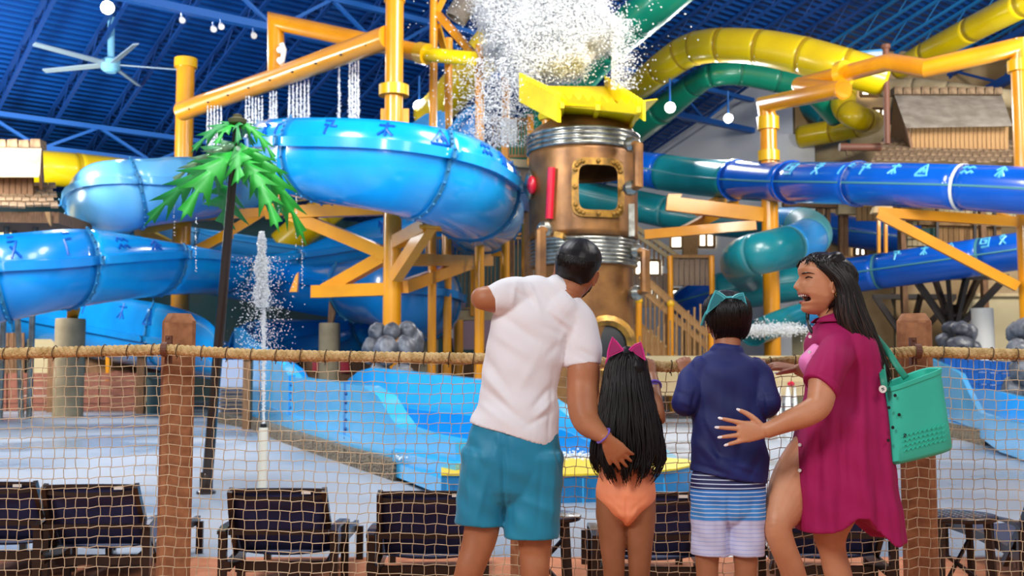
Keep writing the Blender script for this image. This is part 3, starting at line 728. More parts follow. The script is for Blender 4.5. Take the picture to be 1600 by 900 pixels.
# ================================================================ TIPPING BUCKET
bk = thing('tipping_bucket', 'bright yellow scalloped tipping trough pouring water over the copper tower', 'bucket', P(920, 185, 27))
def scallop(a, b, dn, n, amp, th, name='scalloped_edge', m=None, saw=False):
    a = Vector(a); b = Vector(b); dn = Vector(dn); pts = []
    for i in range(n * 6 + 1):
        g = i / (n * 6); ph = (i % 6) / 6
        e = (sin(pi * 2 * g * n) * .5 + .5) if not saw else ph
        pts.append(a.lerp(b, g) - dn.normalized() * amp * (e))
    return MB().slab([b + dn, a + dn] + pts, th).build(name, m or M['bucket'], bk)
fl_, fr_ = P(870, 143, 26), P(1004, 156, 25.6); bl, br = P(811, 114, 27.4), P(944, 118, 31.5)
scallop(fl_, fr_, P(874, 166, 26.2) - fl_, 9, -.16, (0, .12, 0), 'front_rim')
MB().slab([P(876, 164, 26.1), P(1001, 171, 25.8), P(987, 197, 27.6), P(874, 182, 27.6)], (0, .12, .04)).build('front_panel', M['bucket'], bk)
scallop(bl, fl_, Vector((0, 0, -.75)), 13, -.2, (.1, .06, 0), 'left_rim', saw=True)
MB().slab([P(811, 127, 27.5), P(874, 160, 26), P(874, 184, 27.5), P(813, 142, 28)], (.1, 0, .02)).build('left_panel', M['bucket'], bk)
scallop(br, fr_, Vector((0, 0, -.5)), 13, -.2, (.08, .1, 0), 'right_rim', saw=True)
MB().slab([P(1003, 157, 25.6), P(1026, 154, 28), P(986, 190, 28), P(984, 196, 27.6)], (.05, .1, 0)).build('right_wing', M['bucket'], bk)
MB().slab([P(874, 182, 27.6), P(987, 196, 27.6), P(950, 140, 31.5), P(815, 140, 28.2)], (0, 0, .1)).build('floor_panel', M['bucket'], bk)
for g in (.02, .47, .98):
    a = P(876, 164, 26).lerp(P(1001, 171, 25.7), g); b = P(874, 182, 27.5).lerp(P(987, 197, 27.5), g); MB().beam(a, b, .1, .14).build('stiffener', M['bucket'], bk)
for px, pt_, pb in ((856, 150, 214), (975, 180, 214)):
    x = P(px, 180, 27.5).x; za, zb = zc(pb, 27.5), zc(pt_, 27.5)
    pl = MB().lathe((x, 27.5, za), [(.15, 0), (.15, zb - za)], 16).build('support_post', M['org'], bk)
    MB().lathe((x, 27.5, zc(188, 27.5)), [(.22, 0), (.26, .1), (.22, .2)], 16).build('post_collar', M['bucket'], pl)
# the burst of water
def droplets(Pn, r, name, m, label=None, cat=None, parent=None, kind='stuff'):
    n = len(Pn); o6 = np.array([(1, 0, 0), (-1, 0, 0), (0, 1, 0), (0, -1, 0), (0, 0, 1), (0, 0, -1)], float)
    V = (Pn[:, None, :] + o6[None] * np.array(r)[:, None, None]).reshape(-1, 3)
    f8 = np.array([(0, 2, 4), (2, 1, 4), (1, 3, 4), (3, 0, 4), (2, 0, 5), (1, 2, 5), (3, 1, 5), (0, 3, 5)])
    Fc = (f8[None] + 6 * np.arange(n)[:, None, None]).reshape(-1, 3)
    me = bpy.data.meshes.new(name); c = V.mean(0)
    V = V - c; me.vertices.add(len(V)); me.vertices.foreach_set('co', V.ravel())
    me.loops.add(len(Fc) * 3); me.loops.foreach_set('vertex_index', Fc.ravel().astype(np.int32))
    me.polygons.add(len(Fc)); me.polygons.foreach_set('loop_start', np.arange(0, len(Fc) * 3, 3, dtype=np.int32))
    me.update(calc_edges=True); me.polygons.foreach_set('use_smooth', [True] * len(Fc)); me.materials.append(m)
    o = bpy.data.objects.new(name, me); COL.objects.link(o); o.location = Vector(c); WL[o] = Vector(c)
    if parent is not None: o.parent = parent; o.location = Vector(c) - WL[parent]
    tag(o, label, cat, kind=kind); return o
pts = []; rs = []
c0 = np.array(P(850, 58, 30))
for i in range(95000):
    th = rng.uniform(0, 2 * pi); d = rng.uniform(0, 1) ** .5
    lobe = 1 + .16 * sin(3 * th + .5) + .10 * sin(7 * th + 2) + .06 * sin(13 * th)
    if rng.uniform() < .35: d = 1 + abs(rng.normal(0, .16))
    x = cos(th) * d * 1.45 * lobe; z = sin(th) * d * 1.05 * lobe
    if z < -.9: z *= .85 + .1 * rng.uniform()
    k = .024 * (1.15 - min(.7, max(0, d - 1))) * rng.uniform(.45, 1.25)
    q = c0 + np.array((x, rng.normal(0, .7), z))
    pts.append(q); rs.append(k)
# cloud shape in the photograph: wide to the lower left, pointed plumes above
pts = np.array(pts)
droplets(pts, rs, 'water_burst', M['mist'], 'huge white burst of water exploding above the yellow tipping bucket', 'water')
core = MB()
for k in range(46):
    th = rng.uniform(0, 2 * pi); d = rng.uniform(0, 1) ** .6
    core.ell(c0 + np.array((cos(th) * d * 1.2, rng.normal(0, .25), sin(th) * d * .8 + .05)), rng.uniform(.25, .5), 12)
me_ = bpy.data.objects.get('water_burst')
V_ = []
for v in core.v:
    v = Vector(v); V_.append(v + Vector((noise.noise(v * 5), noise.noise(v * 5 + Vector((9, 0, 0))), noise.noise(v * 5 + Vector((0, 9, 0))))) * .12)
mesh_obj('dense_core', V_, core.f, M['mist'], me_, kind='stuff', sharp=0)
pts = []; rs = []
for i in range(9000):
    g = rng.uniform(0, 1)
    if g < .55: q = P(rng.normal(775, 30), rng.uniform(90, 230), 29 + rng.normal(0, 1)); 
    elif g < .8: q = P(955 + abs(rng.normal(0, 18)), rng.uniform(30, 140), 29.5 + rng.normal(0, .8))
    else: q = P(rng.normal(840, 75), rng.uniform(-20, 130), 28.5 + rng.normal(0, 1))
    pts.append(q); rs.append(rng.uniform(.008, .026))
droplets(np.array(pts), rs, 'flying_droplets', M['mist'], 'scattered droplets flying off and raining left of the water burst', 'water')
# streams falling from the sloping pipe
for k, (x0, x1, ns, yt, yb, lab) in enumerate(((322, 348, 5, 165, 235, 'thin water streams falling left of the palm crown tip'), (382, 412, 6, 150, 215, 'thin water streams falling just right of the palm crown tip'), (420, 434, 3, 142, 190, 'narrow pair of water streams under the square pipe elbow'), (449, 485, 6, 125, 192, 'wide curtain of water streams falling from the pipe middle'), (528, 532, 1, 98, 190, 'single thin thread of falling water right of the wide curtain'), (544, 562, 4, 90, 195, 'water streams falling from the pipe nearest the thick column'))):
    pts = []; rs = []
    for s_ in range(ns):
        X = x0 + (x1 - x0) * (s_ + .5) / ns; Y = 33 - (X - 430) / 320 * 7 * .45
        n = int((yb - yt) * 3.2)
        for i in range(n):
            g = rng.uniform(0, 1) ** .8; pts.append(P(X + rng.normal(0, .35 + 1.0 * g), yt + (yb - yt) * g, Y)); rs.append(rng.uniform(.012, .028))
    droplets(np.array(pts), rs, 'water_stream', M['water'], lab, 'water')
# jet from the white pipe
pts = []; rs = []
for i in range(1500):
    g = rng.uniform(0, 1); pts.append(P(412 + rng.normal(0, .8 + 1.2 * g), 665 - 190 * g, 12.5)); rs.append(rng.uniform(.004, .011))
for i in range(3600):
    g = rng.uniform(0, 1); wd = 4 + 7 * min(1, g * 3) * (.75 + .35 * sin(g * 17)) + 4 * g
    pts.append(P(409 + rng.uniform(-1, 1) * wd * rng.uniform() ** .35, 362 + 118 * g ** 1.0, 12.5 + rng.normal(0, .05))); rs.append(rng.uniform(.004, .013))
for i in range(1500):
    pts.append(P(rng.normal(408, 20), rng.uniform(400, 560), 12.5 + rng.normal(0, .15))); rs.append(rng.uniform(.003, .009))
droplets(np.array(pts), rs, 'water_jet', M['water'], 'white fountain jet shooting up from the thin white pipe and falling apart', 'water')
pts = []; rs = []
for i in range(2600):
    pts.append(P(rng.normal(1205, 28), 515 + rng.normal(0, 5), 34 + rng.normal(0, .4))); rs.append(rng.uniform(.012, .03))
droplets(np.array(pts), rs, 'foam', M['water'], 'foam churning at the short slide outlet between boy and woman', 'water')
# ================================================================ HUTS, DECKS, ROCKS
def planks(parent, x0, x1, y0, y1, Y, n, m, name='plank', th=.08, Y1=None):
    Y1 = Y if Y1 is None else Y1
    for k in range(n):
        ga = (k + .06) / n; gb = (k + .94) / n; xa_ = x0 + (x1 - x0) * ga; xb_ = x0 + (x1 - x0) * gb
        Ya = Y + (Y1 - Y) * ga; Yb = Y + (Y1 - Y) * gb; j = rng.uniform(-.03, .03)
        MB().slab([P(xa_, y1, Ya + j), P(xb_, y1, Yb + j), P(xb_, y0, Yb + j), P(xa_, y0, Ya + j)], (0, th, 0)).build(name, m, parent)
def quad(parent, pts, th, m, name, Y=None):
    return MB().slab([P(*p) if len(p) == 3 else P(p[0], p[1], Y) for p in pts], th).build(name, m, parent)
def shingles(parent, tl, tr, bl_, br_, rows, n, m, name='shingle'):
    tl, tr, bl_, br_ = [P(*p) for p in (tl, tr, bl_, br_)]
    base_ = None
    for r_ in range(rows):
        for k in range(n):
            jx = (r_ % 2) * .5; g0 = (k - jx * .9 + .04) / n; g1_ = (k + .94 - jx * .9) / n
            g0 = max(0, g0); g1_ = min(1, g1_)
            if g1_ <= g0: continue
            v0 = r_ / rows - .1; v1 = (r_ + 1) / rows + rng.uniform(-.04, .05)
            def q(u, v, l): return tl.lerp(tr, u).lerp(bl_.lerp(br_, u), v) + Vector((0, -.02, .03 + l))
            MB().slab([q(g0, v0, 0), q(g1_, v0, 0), q(g1_, v1, .08), q(g0, v1, .08)], (0, -.02, .06)).build(name, m, parent)
# right hut
h = thing('stilt_hut', 'brown clad hut with grey roofing high at upper right above the blue tube', 'hut', P(1490, 260, 41.0))
quad(h, [(1397, 147, 42.5), (1566, 150, 42.5), (1582, 197, 40.0), (1416, 200, 40.0)], (0, .1, .12), M['roofgrey'], 'roof_slope')
quad(h, [(1397, 147, 42.5), (1566, 150, 42.5), (1560, 190, 45.0), (1388, 195, 45.0)], (0, .1, .1), M['roofgrey'], 'roof_slope')
for k in range(12):
    x = 1397 + k * 14.2; quad(h, [(x + .6, 147, 42.2), (x + 13.4, 147, 42.2), (x + 12.6, 135 + (k % 2), 42.4), (x + 1, 135 + (k % 3), 42.4)], (0, .5, 0), M['shin'], 'ridge_cap')
quad(h, [(1396, 150, 42.6), (1417, 200, 40.4), (1424, 236, 40.5), (1390, 225, 44.5)], (.1, 0, 0), M['wood'], 'gable_wall')
planks(h, 1424, 1576, 198, 237, 40.5, 22, M['wood2'])
shingles(h, (1378, 222, 42.0), (1584, 226, 42.0), (1362, 256, 38.8), (1586, 258, 38.8), 4, 20, M['shin'])
quad(h, [(1362, 258, 38.9), (1586, 260, 38.9), (1586, 268, 38.9), (1362, 266, 38.9)], (0, 8, 0), M['wood'], 'eave_board')
MB().tube([P(1386, 225, 39.5), P(1384, 72, 39.5)], .12, 10).build('mast', M['brack'], h)
MB().tube([P(1384, 76, 39.5), P(1384, 70, 39.5)], .17, 10).build('mast_cap', M['brack'], h)
MB().tube([P(1312, 230, 40.0), P(1376, 230, 40.0)], .15, 10).build('beam', M['brack'], h)
MB().tube([P(1322, 230, 40.0), P(1324, 243, 40.0)], .05, 6).build('hanging_knot', M['lash'], h)
for px in (1405, 1530): MB().slab([P(px, 262, 42.5), P(px + 8, 262, 42.5), Vector((P(px + 8, 262, 42.5).x, 42.5, DZ)), Vector((P(px, 262, 42.5).x, 42.5, DZ))], (0, .3, 0)).build('stilt', M['wood'], h)
# left hut
h = thing('stilt_hut', 'brown plank hut with pale roofing and steel posts at far left', 'hut', P(30, 340, 34))
quad(h, [(-70, 229, 35), (63, 230, 35), (60, 277, 33), (-75, 276, 33)], (0, .1, .1), M['beige'] if 0 else mat('pale_hut_roofing', '#B3A797', .85, col2='#9D9080', nscale=2), 'roof_slope')
for k in range(7):
    x = -62 + k * 18; quad(h, [(x + .8, 230, 34.8), (x + 17.2, 230, 34.8), (x + 16, 217 + k % 2, 35), (x + 1.5, 217 + k % 3, 35)], (0, .5, 0), M['shin'], 'ridge_cap')
quad(h, [(63, 231, 35), (61, 278, 33.1), (62, 296, 33.5), (66, 290, 37)], (.08, 0, 0), M['wood'], 'gable_wall')
planks(h, -70, 52, 277, 313, 33.6, 13, M['wood'])
shingles(h, (-70, 293, 35), (88, 293, 35), (-75, 329, 32.3), (92, 330, 32.3), 5, 13, M['shin'])
quad(h, [(-70, 331, 32.5), (92, 331, 32.5), (92, 349, 32.5), (-70, 346, 32.5)], (0, 2.6, 0), M['wood'], 'eave_board')
quad(h, [(70, 331, 32.2), (78, 331, 32.2), (79, 354, 32.2), (74, 345, 32.2)], (0, .1, 0), M['wood2'], 'bracket')
for px in (11, 22, 56): MB().tube([P(px, 345, 33.5 + (px == 22)), Vector((P(px, 345, 33.5).x, 33.5 + (px == 22), DZ))], .09, 10).build('steel_post', M['silver'], h)
# balconies and railings around the tower
def railing(label, x0, x1, yt, yb, Y, n, m, Y1=None, posts=(), ysl=0):
    Y1 = Y1 or Y; t = thing('railing', label, 'railing', P((x0 + x1) / 2, yb, Y))
    a, b = P(x0, yt, Y), P(x1, yt + ysl, Y1); c, d = P(x0, yb, Y), P(x1, yb + ysl, Y1)
    MB().beam(a, b, .1, .1).build('top_rail', m, t); MB().beam(c, d, .08, .08).build('bottom_rail', m, t)
    for k in range(n):
        g = (k + .5) / n; MB().tube([c.lerp(d, g), a.lerp(b, g)], .028, 5).build('baluster', m, t)
    for g in posts: MB().beam(c.lerp(d, g) - Vector((0, 0, .3)), a.lerp(b, g) + Vector((0, 0, .15)), .2, .2).build('rail_post', M['org'], t)
    return t
railing('brown balcony railing at the upper deck left of the copper tower', 768, 832, 187, 244, 33, 13, M['wood2'], posts=(.32, .95))
t = thing('balcony', 'beige edged balcony slab left of the copper tower top', 'balcony', P(800, 310, 33))
quad(t, [(765, 246), (834, 250), (834, 262), (765, 257)], (0, 4, 0), M['beige'], 'slab', 33)
quad(t, [(770, 260), (830, 264), (828, 292), (778, 285)], (0, 3.5, 0), M['wood3'], 'fascia', 33.2); quad(t, [(776, 288), (828, 294), (826, 318), (790, 310)], (0, 3.2, 0), M['wood3'], 'fascia', 33.4)
planks(t, 783, 808, 186, 222, 32.8, 5, M['white'], 'white_board')
for px in (795, 826): MB().beam(P(px, 315, 35), Vector((P(px, 315, 35).x, 35, DZ)), .3, .3).build('post', M['wood'], t)
railing('orange railing with tan balusters behind the pointing arm', 628, 830, 372, 482, 43, 34, M['wood2'], posts=(.06, .2, .33, .55, .78, .97))
railing('short high railing between the azure loop and tower ribs', 716, 826, 352, 378, 40, 12, M['org'], posts=(.05, .5, .95), ysl=-14)
t = thing('balcony', 'lower beige deck edge behind the lifted forearm', 'balcony', P(760, 545, 43))
quad(t, [(690, 485), (860, 485), (860, 500), (690, 500)], (0, 5, 0), M['beige'], 'slab', 43)
planks(t, 690, 860, 500, 535, 43.4, 16, M['wood3'])
quad(t, [(704, 502), (772, 500), (772, 546), (708, 546)], (0, .1, 0), M['sign'], 'mauve_panel', 42.6)
MB().tube([P(776, 500, 42.5), P(776, 548, 42.5)], .07, 6).build('red_pipe', M['red'], t)
quad(t, [(702, 500), (708, 500), (708, 528), (702, 528)], (0, .1, 0), M['white'], 'white_trim', 42.5)
for px in (700, 780, 850): MB().beam(P(px, 530, 44), Vector((P(px, 530, 44).x, 44, DZ)), .4, .4).build('post', M['wood'], t)
# stairs right of the tower
st = thing('staircase', 'wooden staircase with orange posts descending right of the copper tower', 'staircase', P(1060, 600, 36))
def sp(x, y, Y=36): return P(x, y, Y)
for Yq, dy in ((35, 0), (37.5, -6)):
    MB().beam(sp(1000, 432 + dy, Yq), sp(1150, 565 + dy, Yq), .1, .14).build('handrail', M['wood2'], st)
    MB().beam(sp(1000, 452 + dy, Yq), sp(1150, 585 + dy, Yq), .08, .1).build('mid_rail', M['wood2'], st)
    MB().beam(sp(990, 515 + dy, Yq), sp(1120, 632 + dy, Yq), .16, .5).build('stringer', M['wood2'], st)
    for k in range(20):
        x = 1002 + k * 7; y = 434 + k * 6.2 + dy; MB().tube([sp(x, y, Yq), sp(x, y + 76, Yq)], .03, 5).build('baluster', M['wood2'], st)
for k in range(14):
    a = sp(1000 + k * 8.5, 520 + k * 7.6, 35); MB().slab([a, a + Vector((.35, 0, 0)), a + Vector((.35, 2.5, 0)), a + Vector((0, 2.5, 0))], (0, 0, .07)).build('tread', M['beige'], st)
for px, ya in ((998, 470), (1048, 475), (1112, 520)): MB().tube([sp(px, ya, 34.8), sp(px, 620, 34.8)], S(5, 35), 12).build('newel_post', M['org'], st); MB().ell(sp(px, ya, 34.8), S(6.5, 35), 10).build('post_cap', M['orgy'], st)
t = thing('timber_screen', 'grey brown board screen between orange posts behind the stair top', 'screen', P(1080, 445, 40))
planks(t, 1052, 1110, 402, 446, 40, 7, M['wood3']); quad(t, [(1048, 398), (1116, 398), (1116, 403), (1048, 403)], (0, .1, 0), M['wood2'], 'cap_rail', 39.9)
for px in (1047, 1112): MB().tube([P(px, 400, 39.8), Vector((P(px, 400, 39.8).x, 39.8, DZ))], S(4.5, 40), 12).build('post', M['org'], t)
t = thing('timber_screen', 'wide dark board screen low behind the tower handle', 'screen', P(1015, 475, 42))
planks(t, 985, 1044, 430, 480, 42, 7, M['wood3'])
for px in (988, 1042): MB().beam(P(px, 428, 42.2), Vector((P(px, 428, 42.2).x, 42.2, DZ)), .3, .3).build('post', M['wood'], t)
t = thing('distant_stairs', 'far tan stair flight against the bright windows right of the tower', 'staircase', P(1050, 470, 52))
for dy in (0, 12): MB().beam(P(990, 352 + dy, 52), P(1080, 415 + dy, 52), .15, .2).build('handrail', M['beige'], t)
for k in range(12): MB().tube([P(994 + k * 7, 356 + k * 5, 52), P(994 + k * 7, 385 + k * 5, 52)], .05, 5).build('baluster', M['wood2'], t)
for px in (1072, 1083): MB().beam(P(px, 360, 52.3), Vector((P(px, 360, 52.3).x, 52.3, DZ)), .35, .35).build('post', M['wood2'], t)
# timber buildings on the right behind the tubes
t = thing('timber_tower', 'brown timber frame tower right of the teal spiral slide', 'frame', P(1300, 420, 46))
for px, w_ in ((1277, 9), (1292, 6), (1312, 14)):
    planks(t, px, px + w_, 318, 635, 46, 2, M['wood'], 'post_board', .3)
quad(t, [(1225, 312), (1330, 315), (1330, 325), (1225, 322)], (0, .4, 0), M['wood'], 'beam', 45.6); quad(t, [(1250, 398), (1335, 400), (1335, 408), (1250, 406)], (0, .4, 0), M['wood2'], 'beam', 45.6)
quad(t, [(1310, 318), (1345, 320), (1343, 334), (1310, 334)], (0, .4, 0), M['beige'], 'pale_roll', 45.5)
t = thing('timber_building', 'tan board building under the right hut, between the two blue tubes', 'building', P(1500, 420, 45))
planks(t, 1338, 1440, 322, 345, 45, 12, M['wood2']); planks(t, 1440, 1565, 352, 402, 44.6, 15, M['wood2']); planks(t, 1400, 1600, 300, 352, 45.6, 24, M['cream'], 'pale_board')
quad(t, [(1405, 358), (1462, 356), (1462, 402), (1405, 402)], (0, .2, 0), M['greenw'], 'dark_panel', 44.4)
for i in range(3):
    for j in range(4): quad(t, [(1418 + j * 8, 364 + i * 11), (1425 + j * 8, 364 + i * 11), (1425 + j * 8, 373 + i * 11), (1418 + j * 8, 373 + i * 11)], (0, .1, 0), M['beige'], 'pale_block', 44.2)
for px in (1404, 1463, 1522, 1553): quad(t, [(px, 322), (px + 4, 322), (px + 4, 405), (px, 405)], (0, .15, 0), M['bronze'], 'dark_post', 44)
for px in (1372, 1383): quad(t, [(px, 338), (px + 4, 338), (px + 4, 395), (px, 395)], (0, .15, 0), M['org'], 'orange_post', 40)
quad(t, [(1436, 346), (1600, 350), (1600, 355), (1436, 351)], (0, .2, 0), M['wood2'], 'rail', 44.3)
quad(t, [(1400, 402), (1620, 402), (1620, 560), (1400, 560)], (0, .3, 0), M['wallb'], 'lower_wall', 46)
t = thing('back_wall_panel', 'pale yellow rendered wall low at the right edge behind the boulders', 'wall panel', P(1560, 560, 44))
quad(t, [(1505, 462), (1640, 462), (1640, 600), (1505, 600)], (0, .3, 0), M['cream'], 'render', 43.5); quad(t, [(1505, 458), (1640, 458), (1640, 463), (1505, 463)], (0, .5, 0), M['beige'], 'coping', 43.3)
# dark branching supports
def branching(px, py, Y, label, sc=1):
    t = thing('branching_support', label, 'support', (P(px, py, Y).x, Y, DZ))
    MB().beam(P(px, py, Y), Vector((P(px, py, Y).x, Y, DZ)), .42, .42).build('trunk', M['bronze'], t)
    for dx, dy, yy in ((-62, -46, 0), (-30, -48, 1.5), (40, -45, 1.5), (82, -44, 0), (-8, -48, -1), (22, -48, -1)):
        MB().beam(P(px + dx * .08, py + 38 * sc, Y), P(px + dx * sc, py + dy * sc + 48 * sc - 46 * sc, Y + yy), .16, .24).build('branch', M['bronze'], t)
    MB().beam(P(px - 66 * sc, py - 45 * sc + 46 * sc - 44 * sc + 40 * sc - 40 * sc, Y), P(px + 86 * sc, py - 43 * sc, Y), .2, .2).build('top_beam', M['bronze'], t)
    for k in range(2): MB().lathe((P(px, py, Y).x, Y, P(px, py + 40 * sc - k * 20, Y).z), [(.3, 0), (.36, .1), (.3, .2)], 12).build('hub_plate', M['bronze'], t)
branching(1489, 476, 40, 'black steel branching support under the lower blue tube, right of the fence post top')
branching(1420, 500, 46, 'second black branching support, further back and left, behind the long hair', .85)
# boulders
def boulders(label, lst, cat='rocks'):
    t = thing('boulder_cluster', label, cat, (P(lst[0][0], 560, lst[0][2]).x, lst[0][2], DZ))
    for i, (px, py, Y, rx, ry) in enumerate(lst):
        mb = MB().ell((0, 0, 0), 1, 28, m=20); c = P(px, py, Y); V = []
        for v in mb.v:
            v = Vector(v); n_ = 1 + .16 * noise.noise(v * 1.6 + Vector((i * 7, 0, 0))) + .07 * noise.noise(v * 4 + Vector((0, i * 5, 0)))
            V.append(c + Vector((v.x * S(rx, Y), v.y * S((rx + ry) / 2, Y), v.z * S(ry, Y))) * n_)
        mesh_obj('boulder', V, mb.f, M['rock'], t, sharp=0)
boulders('heap of glossy grey artificial boulders around the foot of the thick column', [(590, 520, 27.8, 14, 16), (612, 518, 27.6, 13, 14), (636, 518, 27.9, 15, 17), (578, 548, 27.5, 13, 20), (603, 548, 27, 18, 24), (634, 548, 27.2, 17, 24), (650, 535, 28, 12, 22), (594, 585, 27.1, 18, 20), (628, 588, 27, 20, 20), (610, 620, 27.2, 26, 24), (645, 612, 28, 16, 24), (580, 618, 28, 16, 26)])
boulders('grey boulders beside the right fence post top, under the black support', [(1486, 512, 36, 14, 10), (1502, 514, 35.6, 14, 12), (1516, 520, 35.5, 11, 14), (1478, 532, 36, 16, 12), (1500, 538, 35.4, 20, 13), (1520, 545, 36, 14, 14), (1490, 560, 36, 22, 14), (1515, 570, 36, 18, 16), (1480, 585, 36.4, 20, 18), (1508, 600, 36.2, 22, 20), (1486, 632, 36, 26, 22), (1512, 634, 35.8, 24, 22)])
boulders('dark grey boulders at the right edge around the last orange column', [(1586, 520, 29.5, 13, 17), (1600, 515, 29.3, 16, 18), (1590, 548, 29.2, 16, 20), (1612, 545, 29.2, 18, 22), (1600, 580, 29.2, 22, 22), (1585, 612, 29.6, 18, 24), (1610, 615, 29.4, 20, 24)])
# concrete stubs
def stub(px, pt_, Y, rpx, label, m, n=28):
    top = P(px, pt_, Y); t = thing('concrete_column', label, 'column', (top.x, Y, DZ)); r_ = S(rpx, Y); H = top.z - DZ
    MB().lathe((top.x, Y, DZ), [(r_ * 1.02, 0), (r_, .2), (r_, H - .05), (r_ * .97, H)], n).build('shaft', m, t); return t, top
t, top = stub(110.5, 498, 35, 22.5, 'round tan concrete column under the slide at left, seen through the net', M['conc'])
MB().slab([P(104, 498, 35), P(118, 498, 35), P(122, 482, 34.5), P(108, 455, 33.5), P(106, 470, 33.5)], (0, .2, 0)).build('slide_saddle', M['org'], t)
t, top = stub(515, 505, 38, 16.5, 'shorter tan concrete column between the fountain jet and the boulders', M['conc'])
MB().slab([P(512, 505, 38), P(520, 505, 38), P(524, 488, 38), P(514, 470, 38)], (0, .2, 0)).build('slide_saddle', M['wood'], t)
stub(1250, 478, 41, 14, 'plain cream square column in the gap between boy and woman', M['cream'], 4)
stub(1533, 482, 40, 18, 'fat white round column behind the right fence post', M['white'])
stub(670, 528, 40, 15, 'low tan concrete column right of the boulder heap', M['conc'])
# low structures seen through the net at left
t = thing('timber_wall', 'low red brown board wall across the far left of the pool deck', 'wall', P(100, 640, 40))
for k in range(5):
    y = 583 + k * 12
    for j in range(4): quad(t, [(-60 + j * 72, y, 40), (10 + j * 72, y, 40), (10 + j * 72, y + 11, 40), (-60 + j * 72, y + 11, 40)], (0, .15, 0), M['brickr'], 'board')
t = thing('cream_kiosk', 'cream walled kiosk with a dark slatted front at far left behind the net', 'kiosk', P(50, 620, 43))
quad(t, [(42, 530), (122, 530), (122, 622), (42, 622)], (0, 1.5, 0), M['cream'], 'wall', 43); quad(t, [(28, 602), (112, 602), (112, 620), (28, 620)], (0, .6, 0), M['white'], 'counter', 42.3)
planks(t, -60, 38, 520, 625, 42.6, 12, M['wood'], 'slat'); quad(t, [(40, 598), (120, 598), (120, 601), (40, 601)], (0, .1, 0), M['curby'], 'yellow_stripe', 42.2)
for px, Y, pt_, pb, lab in ((81, 39, 552, 650, 'square timber post just left of the left concrete column'), (220, 37.5, 556, 655, 'square timber post behind the net near the left fence post'), (386, 27, 560, 672, 'rusty timber post at the upper end of the light blue run-out')):
    t = thing('timber_post', lab, 'post', (P(px, 600, Y).x, Y, DZ)); MB().slab([P(px - 6, pt_, Y), P(px + 6, pt_, Y), Vector((P(px + 6, pt_, Y).x, Y, DZ)), Vector((P(px - 6, pt_, Y).x, Y, DZ))], (0, .25, 0)).build('shaft', M['wood'], t)
    MB().box(P(px, pt_ - 1, Y) + Vector((0, .12, 0)), (S(14, Y), .35, .1)).build('post_cap', M['wood2'], t)
t = thing('deck_building', 'dark fronted low building with cream blocks and boards behind the left net bay', 'building', P(190, 620, 42.5))
quad(t, [(134, 548), (262, 548), (262, 590), (134, 590)], (0, .6, 0), M['wood'], 'dark_opening', 43); quad(t, [(130, 588), (176, 588), (176, 622), (130, 622)], (0, 1, 0), M['cream'], 'cream_block', 42); 
for k in range(4): quad(t, [(172, 580 + k * 14), (250, 576 + k * 14), (250, 586 + k * 14), (172, 590 + k * 14)], (0, .3, 0), M['brickr'] if k % 2 == 0 else M['beige'], 'board', 42.2)
MB().tube([P(169, 552, 41.5), P(169, 606, 41.5)], .1, 8).build('yellow_pipe', M['org'], t)
t = thing('service_box', 'plain grey green cabinet between the net posts at left', 'cabinet', P(236, 650, 38)); quad(t, [(229, 582), (258, 582), (258, 654), (229, 654)], (0, .8, 0), M['wallt'], 'cabinet_body', 38); quad(t, [(231, 590), (256, 590), (256, 592), (231, 592)], (0, .1, 0), M['silver'], 'cabinet_trim', 37.9)
t = thing('pale_ramp', 'pale corrugated ramp wall behind the bare palm mast', 'ramp', P(360, 640, 33)); quad(t, [(340, 562), (384, 562), (384, 668), (340, 664)], (0, .6, 0), mat('pale_lilac_panel', '#A9B4CC', .6), 'panel', 31)
for k in range(9): quad(t, [(340, 605 + k * 6.5), (384, 605 + k * 6.5), (384, 608 + k * 6.5), (340, 608 + k * 6.5)], (0, .1, 0), M['wood3'], 'slat', 30.8)
# centre: low cream terraces behind the children
t = thing('cream_terrace', 'low cream terrace with yellow bars behind the girl and boy', 'terrace', P(1040, 615, 33))
quad(t, [(985, 556), (1300, 556), (1300, 612), (985, 612)], (0, 2, 0), M['cream'], 'wall', 33); quad(t, [(985, 596), (1300, 596), (1300, 618), (985, 618)], (0, .6, 0), M['beige'], 'plinth', 32.6)
for k in range(13): MB().tube([P(990 + k * 9.5, 470 + max(0, 60 - k * 5), 33.2), P(990 + k * 9.5, 560, 33.2)], .035, 5).build('bar', M['wood2'], t)
t = thing('foot_building', 'brown board lower front with red panels behind the light blue run-out', 'building', P(560, 620, 40))
quad(t, [(470, 560), (840, 560), (840, 622), (470, 622)], (0, .5, 0), M['wood'], 'front_board', 41); quad(t, [(488, 566), (500, 566), (500, 580), (488, 580)], (0, .1, 0), M['red'], 'red_panel', 40.8); quad(t, [(532, 566), (546, 566), (546, 582), (532, 582)], (0, .1, 0), M['red'], 'red_panel', 40.8)
# a row of small white posts and a red bucket in the gap right of the boy
t = thing('spray_stub_row', 'white spray nozzles standing on the deck in the gap right of the boy', 'nozzles', P(1225, 650, 26))
for px, w_ in ((1218, 4), (1232, 5), (1243, 3)): MB().lathe(Vector((P(px, 650, 26).x, 26, DZ)), [(S(w_, 26), 0), (S(w_, 26), .7), (S(w_ * .5, 26), 1.0), (.03, 1.05)], 12).build('nozzle', M['white'], t)
MB().ell(P(1236, 600, 26), (.09, .09, .07), 8).build('red_knob', M['red'], t)

